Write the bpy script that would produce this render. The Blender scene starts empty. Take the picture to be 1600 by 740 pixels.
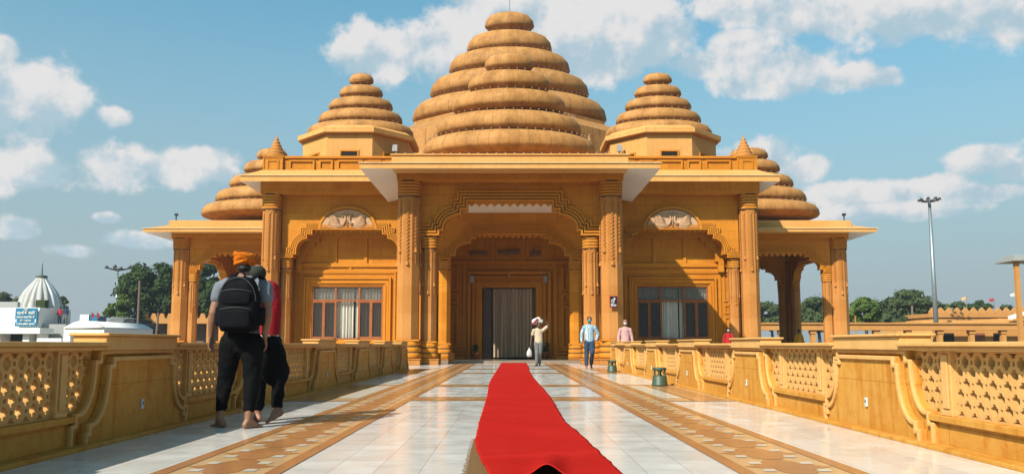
import bpy, math, random
from math import sin, cos, pi, radians as R
from mathutils import Vector, Matrix, noise as mnoise
random.seed(7)
SC = bpy.context.scene
COL = SC.collection

# ------------------------------------------------------------------ camera
F = 1600*28/36.0          # focal length in photo pixels
PITCH = R(6.0)
CAMH = 0.85
PX0 = 797.0
PY0 = 538.0 - F*math.tan(PITCH)
cam_d = bpy.data.cameras.new("camera"); cam = bpy.data.objects.new("camera", cam_d)
COL.objects.link(cam); SC.camera = cam
cam_d.lens = 28; cam_d.sensor_width = 36
cam_d.shift_x = (800-PX0)/1600.0
cam_d.shift_y = (PY0-370)/1600.0
cam_d.clip_start = 0.1; cam_d.clip_end = 3000
cam.location = (0, 0, CAMH)
cam.rotation_euler = (pi/2+PITCH, 0, 0)

# ------------------------------------------------------------------ light
SUNV = Vector((0.76, 0.94, -1.0)).normalized()      # travel direction of the light
sun_d = bpy.data.lights.new("sun", 'SUN'); sun = bpy.data.objects.new("sun", sun_d)
COL.objects.link(sun)
sun_d.energy = 5.0; sun_d.angle = R(0.5); sun_d.color = (1.0, 0.94, 0.84)
sun.rotation_euler = SUNV.to_track_quat('-Z', 'Y').to_euler()
SUN_EL = math.asin(-SUNV.z); SUN_AZ = math.atan2(-SUNV.x, -SUNV.y)
SC.view_settings.view_transform = 'Standard'; SC.view_settings.look = 'None'
SC.view_settings.exposure = 0.74; SC.view_settings.gamma = 1.0
SC.view_settings.use_curve_mapping = False
SC.cycles.max_bounces = 7; SC.cycles.diffuse_bounces = 4
SC.cycles.use_denoising = True; SC.cycles.volume_bounces = 0

def pxdir(px, py):
    x = (px-PX0)/F; v = (PY0-py)/F
    return Vector((x, cos(PITCH)-v*sin(PITCH), sin(PITCH)+v*cos(PITCH)))
def V(px, py, D):
    """the point at depth D (metres along +Y) that the camera sees at photo pixel px,py"""
    d = pxdir(px, py); k = D/d.y
    return Vector((d.x*k, D, CAMH+d.z*k))
def GX(px, py, z=0.0):
    d = pxdir(px, py); k = (z-CAMH)/d.z
    return Vector((d.x*k, d.y*k, z))

# ------------------------------------------------------------------ sky with clouds
W = bpy.data.worlds.new("World"); SC.world = W; W.use_nodes = True
nt = W.node_tree; nt.nodes.clear()
def wn(t, **k):
    n = nt.nodes.new(t)
    for a, b in k.items(): setattr(n, a, b)
    return n
def wm(op, a, b=None, c=None, clamp=False):
    n = nt.nodes.new('ShaderNodeMath'); n.operation = op; n.use_clamp = clamp
    for i, s in enumerate((a, b, c)):
        if s is None: continue
        if isinstance(s, (int, float)): n.inputs[i].default_value = s
        else: nt.links.new(s, n.inputs[i])
    return n.outputs[0]
def wmix(f, a, b):
    n = nt.nodes.new('ShaderNodeMix'); n.data_type = 'RGBA'
    for i, s in ((0, f), (6, a), (7, b)):
        if isinstance(s, (int, float)): n.inputs[i].default_value = s
        elif isinstance(s, tuple): n.inputs[i].default_value = s+(1,)
        else: nt.links.new(s, n.inputs[i])
    return n.outputs[2]
sky = wn('ShaderNodeTexSky'); sky.sky_type = 'NISHITA'; sky.sun_disc = False
sky.sun_elevation = SUN_EL; sky.sun_rotation = SUN_AZ; sky.altitude = 200
sky.air_density = 1.0; sky.dust_density = 1.6; sky.ozone_density = 1.0
tint = wn('ShaderNodeMix'); tint.data_type = 'RGBA'; tint.blend_type = 'MULTIPLY'
tint.inputs[0].default_value = 1.0
nt.links.new(sky.outputs[0], tint.inputs[6]); tint.inputs[7].default_value = (1.02, 1.95, 1.78, 1)
geo = wn('ShaderNodeTexCoord')
sep = wn('ShaderNodeSeparateXYZ'); nt.links.new(geo.outputs['Generated'], sep.inputs[0])
az = wm('ARCTAN2', sep.outputs[0], sep.outputs[1])
el = wm('ARCSINE', sep.outputs[2])
comb = wn('ShaderNodeCombineXYZ'); nt.links.new(az, comb.inputs[0]); nt.links.new(el, comb.inputs[1])
def azel(px, py):
    d = pxdir(px, py).normalized(); return math.atan2(d.x, d.y), math.asin(d.z)
# warp for billowy outlines
nz = wn('ShaderNodeTexNoise'); nz.inputs['Scale'].default_value = 11; nz.inputs['Detail'].default_value = 9
nz.inputs['Roughness'].default_value = 0.58
nt.links.new(comb.outputs[0], nz.inputs['Vector'])
nzb = wn('ShaderNodeTexNoise'); nzb.inputs['Scale'].default_value = 28; nzb.inputs['Detail'].default_value = 9; nzb.inputs['Roughness'].default_value = .62
nt.links.new(comb.outputs[0], nzb.inputs['Vector'])
off = wn('ShaderNodeVectorMath', operation='ADD'); off.inputs[1].default_value = (-0.018, 0.022, 0)
nt.links.new(comb.outputs[0], off.inputs[0])
nz2 = wn('ShaderNodeTexNoise'); nz2.inputs['Scale'].default_value = 11; nz2.inputs['Detail'].default_value = 9
nz2.inputs['Roughness'].default_value = 0.58
nt.links.new(off.outputs[0], nz2.inputs['Vector'])
BLOBS = [ # px, py, rx, ry
 (-20,150,110,70),(60,140,85,58),(110,150,45,30),(178,182,30,16),(0,75,40,22),(-40,260,90,38),(60,262,58,32),
 (190,258,72,34),(265,262,62,32),(330,250,45,22),(350,268,30,16),(25,355,34,18),(165,340,20,8),(215,375,60,12),(110,390,40,12),
 (590,78,78,44),(555,75,36,30),(680,70,60,42),(745,25,70,55),(850,30,150,62),(960,40,110,62),(1040,60,60,45),(900,95,120,40),(760,90,120,48),
 (1145,75,60,26),(1120,100,95,30),(1240,108,80,34),(1330,120,62,22),(1385,118,35,18),(1180,128,90,22),
 (1180,10,110,28),(1320,20,140,36),(1470,25,150,42),(1600,30,120,44),
 (1200,250,60,36),(1260,262,50,24),(1320,300,80,22),(1400,300,60,20),(1450,290,60,16),(1440,330,90,12),(1370,330,120,14),
 (1540,248,52,22),(1600,262,52,20),(1560,300,70,12),(1490,300,60,14),(1310,340,80,12),(480,330,60,12),
]
prev = None; prevb = None
for (bx, by, rx, ry) in BLOBS:
    a0, e0 = azel(bx, by); a1, _ = azel(bx+rx, by); _, e1 = azel(bx, by-ry)
    mp = wn('ShaderNodeVectorMath', operation='SUBTRACT'); nt.links.new(comb.outputs[0], mp.inputs[0]); mp.inputs[1].default_value = (a0, e0, 0)
    sc = wn('ShaderNodeVectorMath', operation='MULTIPLY'); nt.links.new(mp.outputs[0], sc.inputs[0])
    sc.inputs[1].default_value = (1/max(1e-3, a1-a0), 1/max(1e-3, e1-e0), 0)
    ln = wn('ShaderNodeVectorMath', operation='LENGTH'); nt.links.new(sc.outputs[0], ln.inputs[0])
    v = wm('SUBTRACT', 1.15, ln.outputs['Value'])
    sp = wn('ShaderNodeSeparateXYZ'); nt.links.new(sc.outputs[0], sp.inputs[0])
    prev = v if prev is None else wm('SMOOTH_MAX', prev, v, 0.25)
    b = wm('MULTIPLY', wm('ADD', v, 0.6, clamp=True), sp.outputs[1])     # upper / lower side of the puff
    prevb = b if prevb is None else wm('ADD', prevb, b)
def cl(n):  return wm('ADD', prev, wm('ADD', wm('MULTIPLY', wm('SUBTRACT', n, 0.5), 2.3), wm('MULTIPLY', wm('SUBTRACT', nzb.outputs[0], 0.5), 1.3)))
dens = cl(nz.outputs[0]); dens2 = cl(nz2.outputs[0])
mr = wn('ShaderNodeMapRange', interpolation_type='SMOOTHSTEP'); nt.links.new(dens, mr.inputs[0])
mr.inputs[1].default_value = -0.12; mr.inputs[2].default_value = 0.40
lit = wn('ShaderNodeMapRange', interpolation_type='SMOOTHSTEP')
nt.links.new(wm('ADD', wm('SUBTRACT', dens, dens2), wm('MULTIPLY', prevb, 0.16)), lit.inputs[0])
lit.inputs[1].default_value = -0.30; lit.inputs[2].default_value = 0.22
ccol = wmix(lit.outputs[0], (4.3, 5.7, 6.6), (8.2, 7.9, 7.8))
# thin veil low over the horizon and between the clouds
veil = wn('ShaderNodeMapRange', interpolation_type='SMOOTHSTEP'); nt.links.new(el, veil.inputs[0]); veil.inputs[1].default_value = 0.0; veil.inputs[2].default_value = 0.52
veil.inputs[3].default_value = 1.0; veil.inputs[4].default_value = 0.0
base = wmix(veil.outputs[0], tint.outputs[2], (3.65, 4.35, 4.75))
skyc = wmix(wm('MULTIPLY', mr.outputs[0], 0.95), base, ccol)
bg = wn('ShaderNodeBackground'); nt.links.new(skyc, bg.inputs[0]); bg.inputs[1].default_value = 0.060
wo = wn('ShaderNodeOutputWorld'); nt.links.new(bg.outputs[0], wo.inputs[0])
W.cycles.sampling_method = 'MANUAL'; W.cycles.sample_map_resolution = 512

# ------------------------------------------------------------------ materials
MATS = {}
class NT:
    def __init__(s, name):
        s.m = bpy.data.materials.new(name); s.m.use_nodes = True; s.t = s.m.node_tree
        s.b = s.t.nodes['Principled BSDF']; s.c = s.n('ShaderNodeTexCoord').outputs['Object']
    def n(s, t, **k):
        n = s.t.nodes.new(t)
        for a, b in k.items(): setattr(n, a, b)
        return n
    def l(s, a, b): s.t.links.new(a, b)
    def put(s, sock, v):
        if isinstance(v, bpy.types.NodeSocket): s.l(v, sock)
        elif isinstance(v, tuple) and sock.type == 'RGBA': sock.default_value = v[:3]+(1,)
        else: sock.default_value = v
    def math(s, op, a, b=None, clamp=False):
        n = s.n('ShaderNodeMath', operation=op, use_clamp=clamp); s.put(n.inputs[0], a)
        if b is not None: s.put(n.inputs[1], b)
        return n.outputs[0]
    def mix(s, f, a, b, bt='MIX'):
        n = s.n('ShaderNodeMix', data_type='RGBA', blend_type=bt); s.put(n.inputs[0], f); s.put(n.inputs[6], a); s.put(n.inputs[7], b)
        return n.outputs[2]
    def noise(s, sc, det=4, ro=0.55, vec=None, stretch=None):
        n = s.n('ShaderNodeTexNoise'); n.inputs['Scale'].default_value = sc; n.inputs['Detail'].default_value = det
        n.inputs['Roughness'].default_value = ro
        v = vec or s.c
        if stretch:
            mp = s.n('ShaderNodeMapping'); mp.inputs['Scale'].default_value = stretch; s.l(v, mp.inputs[0]); v = mp.outputs[0]
        s.l(v, n.inputs['Vector']); return n.outputs[0]
    def rng(s, v, a, b, c=0.0, d=1.0):
        n = s.n('ShaderNodeMapRange'); s.put(n.inputs[0], v)
        for i, x in enumerate((a, b, c, d)): n.inputs[i+1].default_value = x
        return n.outputs[0]
    def bump(s, h, st=0.3, dist=0.01):
        n = s.n('ShaderNodeBump'); n.inputs['Strength'].default_value = st; n.inputs['Distance'].default_value = dist
        s.l(h, n.inputs['Height']); s.l(n.outputs[0], s.b.inputs['Normal'])
    def fin(s, col, rough=0.6, spec=0.5):
        K = .68
        if isinstance(col, tuple): col = tuple(x*K for x in col)
        else: col = s.mix(1.0, col, (K, K, K), 'MULTIPLY')
        s.put(s.b.inputs['Base Color'], col); s.put(s.b.inputs['Roughness'], rough)
        s.b.inputs['Specular IOR Level'].default_value = spec
        return s.m
def stone(name, c1, c2, dirt, bw=0.9, bh=0.45, joint=0.55, blotch=0.5, rough=0.62, streak=0.3, spec=0.08):
    s = NT(name)
    sp = s.n('ShaderNodeSeparateXYZ'); s.l(s.c, sp.inputs[0])
    cb = s.n('ShaderNodeCombineXYZ'); s.l(s.math('ADD', sp.outputs[0], sp.outputs[1]), cb.inputs[0]); s.l(sp.outputs[2], cb.inputs[1])
    br = s.n('ShaderNodeTexBrick'); s.l(cb.outputs[0], br.inputs['Vector'])
    br.inputs['Scale'].default_value = 1.0; br.inputs['Brick Width'].default_value = bw; br.inputs['Row Height'].default_value = bh
    br.inputs['Mortar Size'].default_value = 0.006; br.inputs['Mortar Smooth'].default_value = 0.2; br.inputs['Bias'].default_value = 0
    br.inputs['Color1'].default_value = (0, 0, 0, 1); br.inputs['Color2'].default_value = (1, 1, 1, 1); br.inputs['Mortar'].default_value = (.5, .5, .5, 1)
    n1 = s.noise(0.8, 5, 0.6); n2 = s.noise(9, 6, 0.65); n3 = s.noise(2.2, 5, 0.6, stretch=(3, 3, 0.35))
    f = s.math('ADD', s.math('MULTIPLY', s.rng(br.outputs[0], 0, 1), 0.45), s.math('MULTIPLY', s.rng(n1, 0.3, 0.7), 0.55))
    c = s.mix(f, c1, c2)
    c = s.mix(s.math('MULTIPLY', s.rng(n3, 0.52, 0.75), streak), c, dirt)
    c = s.mix(s.math('MULTIPLY', s.rng(n2, 0.45, 0.8), blotch*0.5), c, dirt)
    c = s.mix(s.math('MULTIPLY', br.outputs['Fac'], joint), c, tuple(x*0.45 for x in dirt))
    h = s.math('SUBTRACT', s.math('ADD', s.noise(30, 5, 0.7), s.math('MULTIPLY', s.noise(4, 4, .6), 1.5)), s.math('MULTIPLY', br.outputs['Fac'], 0.8))
    s.bump(h, 0.45, 0.010)
    return s.fin(c, s.rng(n2, 0.3, 0.7, rough-0.12, rough+0.12), spec)
M = MATS
M['wall'] = stone('sandstone_wall', (.72, .285, .030), (.54, .180, .012), (.32, .098, .010))
M['pale'] = stone('sandstone_pale', (.62, .27, .075), (.46, .17, .033), (.30, .10, .016), bw=0.8, bh=1.1, joint=0.3)
M['rail'] = stone('sandstone_rail', (.74, .385, .085), (.62, .255, .030), (.50, .14, .007), bw=1.5, bh=0.5, joint=0.25, blotch=1.0, rough=0.5, streak=0.9)
M['trim'] = stone('sandstone_trim', (.70, .27, .028), (.60, .205, .016), (.38, .11, .008), bw=1.2, bh=3, joint=0.3)
M['rail_trim'] = stone('sandstone_carved', (.82, .48, .18), (.74, .39, .115), (.55, .22, .03), bw=1.5, bh=5, joint=0.1, blotch=0.5, rough=.5)
M['fascia_light'] = stone('stone_lip', (.84, .56, .30), (.78, .48, .22), (.5, .3, .14), bw=1.0, bh=3, joint=0.3)
M['fascia'] = stone('stone_fascia', (.80, .42, .14), (.70, .34, .095), (.48, .19, .04), bw=1.0, bh=3, joint=0.35)
M['plaster'] = stone('plaster_soffit', (.98, .86, .72), (.95, .82, .68), (.62, .45, .30), bw=3, bh=3, joint=0.0, blotch=0.3, streak=0.2)
M['relief'] = stone('relief_stone', (.60, .37, .22), (.55, .31, .17), (.5, .28, .14), bw=6, bh=6, joint=0)
M['orange'] = stone('orange_stone_far', (.66, .32, .10), (.58, .26, .07), (.35, .15, .05), bw=2, bh=0.8)
def dome_mat():
    s = NT('sandstone_dome')
    sp = s.n('ShaderNodeSeparateXYZ'); s.l(s.c, sp.inputs[0])
    a = s.math('MULTIPLY', s.math('ARCTAN2', sp.outputs[1], sp.outputs[0]), 36/(2*pi))
    wn_ = s.n('ShaderNodeTexWhiteNoise', noise_dimensions='2D')
    cb = s.n('ShaderNodeCombineXYZ'); s.l(s.math('FLOOR', a), cb.inputs[0]); s.l(s.math('FLOOR', s.math('MULTIPLY', sp.outputs[2], 1.4)), cb.inputs[1]); s.l(cb.outputs[0], wn_.inputs[0])
    fr = s.math('ABSOLUTE', s.math('SUBTRACT', s.math('FRACT', a), 0.5))
    seam = s.rng(fr, 0.455, 0.49)
    n1 = s.noise(0.9, 5); n3 = s.noise(1.5, 7, 0.72); n2 = s.noise(12, 5, 0.7)
    c = s.mix(s.math('ADD', s.math('MULTIPLY', wn_.outputs[0], 0.45), s.math('MULTIPLY', s.rng(n1, .3, .7), .5)), (.62, .31, .105), (.47, .21, .058))
    c = s.mix(s.math('MULTIPLY', s.rng(n3, .44, .66), .85), c, (.30, .135, .036))
    c = s.mix(s.math('MULTIPLY', s.rng(n2, .5, .8), .3), c, (.30, .17, .08))
    c = s.mix(s.math('MULTIPLY', seam, .6), c, (.22, .11, .04))
    s.bump(s.math('SUBTRACT', s.noise(20, 5, .7), seam), .3, .01)
    return s.fin(c, .6, .08)
M['dome'] = dome_mat()
def marble():
    s = NT('floor_marble')
    sp = s.n('ShaderNodeSeparateXYZ'); s.l(s.c, sp.inputs[0])
    cb = s.n('ShaderNodeCombineXYZ'); s.l(sp.outputs[0], cb.inputs[1]); s.l(sp.outputs[1], cb.inputs[0])
    br = s.n('ShaderNodeTexBrick'); s.l(cb.outputs[0], br.inputs['Vector']); br.offset = 0.0
    br.inputs['Scale'].default_value = 1; br.inputs['Brick Width'].default_value = 0.60; br.inputs['Row Height'].default_value = 0.305
    br.inputs['Mortar Size'].default_value = 0.003; br.inputs['Mortar Smooth'].default_value = 0.1
    br.inputs['Color1'].default_value = (0, 0, 0, 1); br.inputs['Color2'].default_value = (1, 1, 1, 1); br.inputs['Mortar'].default_value = (.5, .5, .5, 1)
    n1 = s.noise(1.6, 7, .65, stretch=(1.0, 2.2, 1)); n2 = s.noise(0.35, 3); n3 = s.noise(14, 5, .6)
    c = s.mix(br.outputs[0], (.90, .865, .81), (.75, .715, .665))
    c = s.mix(s.math('MULTIPLY', s.rng(n1, .5, .72), .45), c, (.50, .50, .49))
    c = s.mix(s.math('MULTIPLY', s.rng(n2, .45, .7), .22), c, (.72, .60, .45))
    c = s.mix(s.math('MULTIPLY', s.rng(n3, .6, .85), .3), c, (.55, .50, .44))
    c = s.mix(s.math('MULTIPLY', br.outputs['Fac'], .65), c, (.36, .31, .26))
    s.bump(s.math('SUBTRACT', s.math('MULTIPLY', s.noise(1.2, 2), .5), s.math('MULTIPLY', br.outputs['Fac'], .4)), .10, .004)
    return s.fin(c, s.rng(s.noise(3, 4), .3, .7, .07, .24), .55)
M['marble'] = marble()
def simple(name, c, rough=.6, spec=.5, var=.25, sc=6, metal=0, bump=.15, bs=40, c2=None):
    s = NT(name); n = s.noise(sc, 5, .6)
    c2 = c2 or tuple(x*(1-var) for x in c)
    col = s.mix(s.rng(n, .3, .7), c, c2)
    if bump: s.bump(s.noise(bs, 4, .6), bump, .004)
    s.b.inputs['Metallic'].default_value = metal
    return s.fin(col, rough, spec)
M['inlay_brown'] = simple('inlay_brown', (.58, .245, .085), .22, .5, .28, 1.3, bump=0)
M['inlay_cream'] = simple('inlay_cream', (.78, .47, .22), .20, .5, .18, 1.5, bump=0)
M['inlay_white'] = simple('inlay_white', (.80, .70, .56), .22, .5, .15, 2, bump=0)
M['skin'] = simple('skin', (.33, .155, .085), .5, .4, .2, 12)
M['skin_dark'] = simple('skin_dark', (.12, .055, .032), .5, .4, .2, 12)
M['skin_foot'] = simple('skin_foot', (.40, .17, .10), .5, .4, .25, 14)
def cloth(name, c, rough=.85, sc=26, fold=.5, var=.25):
    s = NT(name); n = s.noise(5, 4, .55, stretch=(1, 1, .5)); w = s.noise(sc, 3)
    s.bump(s.math('ADD', s.math('MULTIPLY', n, 1.0), s.math('MULTIPLY', w, .12)), fold, .05)
    s.b.inputs['Sheen Weight'].default_value = 0
    return s.fin(s.mix(s.rng(n, .3, .7), c, tuple(x*(1-var) for x in c)), rough, .05)
M['tee_grey'] = cloth('tshirt_grey', (.21, .225, .26)); M['tee_red'] = cloth('tshirt_red', (.40, .022, .032))
M['black'] = cloth('cloth_black', (.008, .008, .009)); M['pack'] = cloth('backpack_nylon', (.008, .008, .010), .75, 60)
M['turban'] = cloth('turban_orange', (.70, .17, .012), .85); M['cap'] = cloth('cap_camouflage', (.05, .055, .045), .9, 60, .3)
M['cream_cloth'] = cloth('shirt_cream', (.66, .52, .36)); M['grey_trouser'] = cloth('trousers_grey', (.20, .20, .20))
M['jeans'] = cloth('jeans_blue', (.045, .075, .125)); M['pink'] = cloth('shirt_pink', (.72, .40, .38)); M['white_cloth'] = cloth('cloth_white', (.72, .68, .66))
M['mask'] = cloth('face_mask_teal', (.05, .33, .36)); M['mask_white'] = cloth('face_mask_white', (.7, .7, .7))
M['bundle_red'] = cloth('bundle_red', (.5, .05, .07)); M['yellow_cloth'] = cloth('dress_yellow', (.55, .26, .02)); M['red_cloth'] = cloth('dress_red', (.5, .03, .03))
M['hair'] = simple('hair', (.015, .012, .010), .6, .3)
def checks():
    s = NT('shirt_checked_blue')
    sp = s.n('ShaderNodeSeparateXYZ'); s.l(s.c, sp.inputs[0])
    fx = s.rng(s.math('ABSOLUTE', s.math('SUBTRACT', s.math('FRACT', s.math('MULTIPLY', s.math('ADD', sp.outputs[0], sp.outputs[1]), 16)), .5)), .27, .33)
    fz = s.rng(s.math('ABSOLUTE', s.math('SUBTRACT', s.math('FRACT', s.math('MULTIPLY', sp.outputs[2], 16)), .5)), .27, .33)
    c = s.mix(s.math('ADD', s.math('MULTIPLY', fx, .5), s.math('MULTIPLY', fz, .5)), (.09, .25, .36), (.72, .80, .84))
    return s.fin(c, .85, .2)
M['check'] = checks()
def carpet():
    s = NT('carpet_red'); n = s.noise(1.2, 4); f = s.noise(220, 3, .7); n4 = s.noise(26, 6, .8); w = s.noise(5, 5, .7)
    c = s.mix(s.rng(n, .35, .7), (.52, .022, .016), (.44, .016, .012))
    c = s.mix(s.math('MULTIPLY', s.rng(w, .5, .75), .35), c, (.34, .012, .010))
    c = s.mix(s.math('MULTIPLY', s.rng(n4, .70, .80), .5), c, (.62, .16, .12))
    s.bump(s.math('ADD', s.math('MULTIPLY', f, .5), w), .45, .012); s.b.inputs['Sheen Weight'].default_value = 0
    return s.fin(c, 1.0, .0)
M['carpet'] = carpet()
def jute():
    s = NT('jute_mat'); w = s.n('ShaderNodeTexWave'); w.inputs['Scale'].default_value = 40; w.inputs['Distortion'].default_value = 1.5; s.l(s.c, w.inputs['Vector'])
    w2 = s.n('ShaderNodeTexWave', bands_direction='Y'); w2.inputs['Scale'].default_value = 34; w2.inputs['Distortion'].default_value = 1.5; s.l(s.c, w2.inputs['Vector'])
    f = s.math('MULTIPLY', w.outputs['Fac'], w2.outputs['Fac']); s.bump(f, .6, .006)
    return s.fin(s.mix(f, (.16, .075, .025), (.50, .27, .10)), .9, .2)
M['jute'] = jute()
M['wood'] = simple('window_wood', (.40, .13, .045), .5, .15, .3, 3); M['wood_dark'] = simple('door_wood', (.10, .04, .018), .45, .5, .3, 3)
M['glass'] = simple('window_glass', (.035, .037, .036), .06, .8, .2, 1.2, bump=0)
g = NT('window_glass_clear'); g.b.inputs['Transmission Weight'].default_value = 1.0; g.b.inputs['IOR'].default_value = 1.0; g.b.inputs['Alpha'].default_value = .16
M['glassc'] = g.fin((.5, .52, .54), .04, 1.0)
g = NT('window_glass_dim'); g.b.inputs['Alpha'].default_value = .62; M['glassd'] = g.fin((.06, .05, .042), .08, .3)
g = NT('window_glass_half'); g.b.inputs['Alpha'].default_value = .38; M['glassh'] = g.fin((.15, .14, .12), .08, .3)
def curtain(name, c, c2):
    s = NT(name); return s.fin(s.mix(s.rng(s.noise(1.5, 4, stretch=(6, 6, .3)), .35, .65), c, c2), .8, .2)
M['curtain_tan'] = curtain('curtain_tan', (.62, .46, .32), (.50, .36, .24)); M['curtain'] = curtain('curtain_white', (.95, .88, .76), (.82, .75, .64))
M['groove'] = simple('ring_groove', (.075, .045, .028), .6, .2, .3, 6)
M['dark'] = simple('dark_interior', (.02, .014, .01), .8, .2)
M['green'] = simple('speaker_green', (.055, .095, .060), .5, .4, .25, 8); M['white_plastic'] = simple('plastic_white', (.72, .72, .69), .4)
M['socket_dark'] = simple('socket_dark', (.03, .03, .03), .5)
M['grey_plastic'] = simple('plastic_grey', (.42, .40, .38), .5); M['black_metal'] = simple('metal_black', (.02, .02, .022), .45)
M['steel'] = simple('galvanised_steel', (.36, .40, .42), .45, .5, .2, 4, .6); M['rust'] = simple('pole_weathered', (.20, .13, .09), .8)
M['whitewash'] = stone('whitewash', (1.0, .98, .94), (.92, .90, .86), (.55, .52, .47), bw=4, bh=4, joint=0, blotch=.4, streak=.4)
M['concrete'] = stone('concrete_grey', (.42, .42, .40), (.36, .36, .35), (.22, .21, .2), bw=4, bh=4, joint=0)
M['sign_blue'] = simple('sign_blue', (.012, .20, .36), .4, .5, .1, bump=0); M['text_white'] = simple('lettering_white', (.85, .85, .82), .5, bump=0)
M['water'] = simple('pool_water', (.03, .06, .055), .06, .5, .3, .3, bump=.25, bs=1.2)
M['threshold'] = simple('floor_threshold', (.34, .27, .21), .25)
M['letter'] = simple('letters_metal', (.30, .18, .10), .3, .6, .2, 6, .6)
M['sign_black'] = simple('sign_black', (.015, .008, .010), .35, bump=0); M['sign_red'] = simple('sign_red', (.55, .03, .04), .4, bump=0)
M['tarp'] = cloth('tarpaulin_grey', (.26, .27, .26), .8, 30, .8); M['tarp_dark'] = cloth('tarpaulin_dark', (.05, .055, .06), .8, 30, .8)
M['ground'] = simple('ground_sand', (.34, .27, .19), .9, .2, .3, .1)
M['terracotta'] = simple('terracotta', (.32, .11, .05), .8)
M['gold'] = simple('brass', (.5, .3, .08), .35, .5, .2, 6, .7)
M['lead_green'] = simple('weathered_green', (.10, .16, .12), .7)
M['bulb'] = simple('bulb_glass', (.5, .45, .38), .3)
def leaf(name, c1, c2, c3):
    s = NT(name); n = s.noise(.55, 3); n2 = s.noise(6, 4, .7)
    c = s.mix(s.rng(n, .35, .65), c1, c2); c = s.mix(s.rng(n2, .45, .75), c, c3)
    s.b.inputs['Subsurface Weight'].default_value = 0.0
    return s.fin(c, .75, .08)
M['leaf_dark'] = leaf('leaves_dark', (.022, .046, .015), (.042, .072, .020), (.08, .115, .030))
M['leaf_mid'] = leaf('leaves_mid', (.045, .068, .024), (.065, .090, .030), (.095, .115, .042))
M['leaf_bright'] = leaf('leaves_bright', (.062, .11, .024), (.09, .14, .030), (.14, .18, .042))
M['bark'] = simple('bark', (.10, .07, .045), .9, .2, .4, 3)

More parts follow.
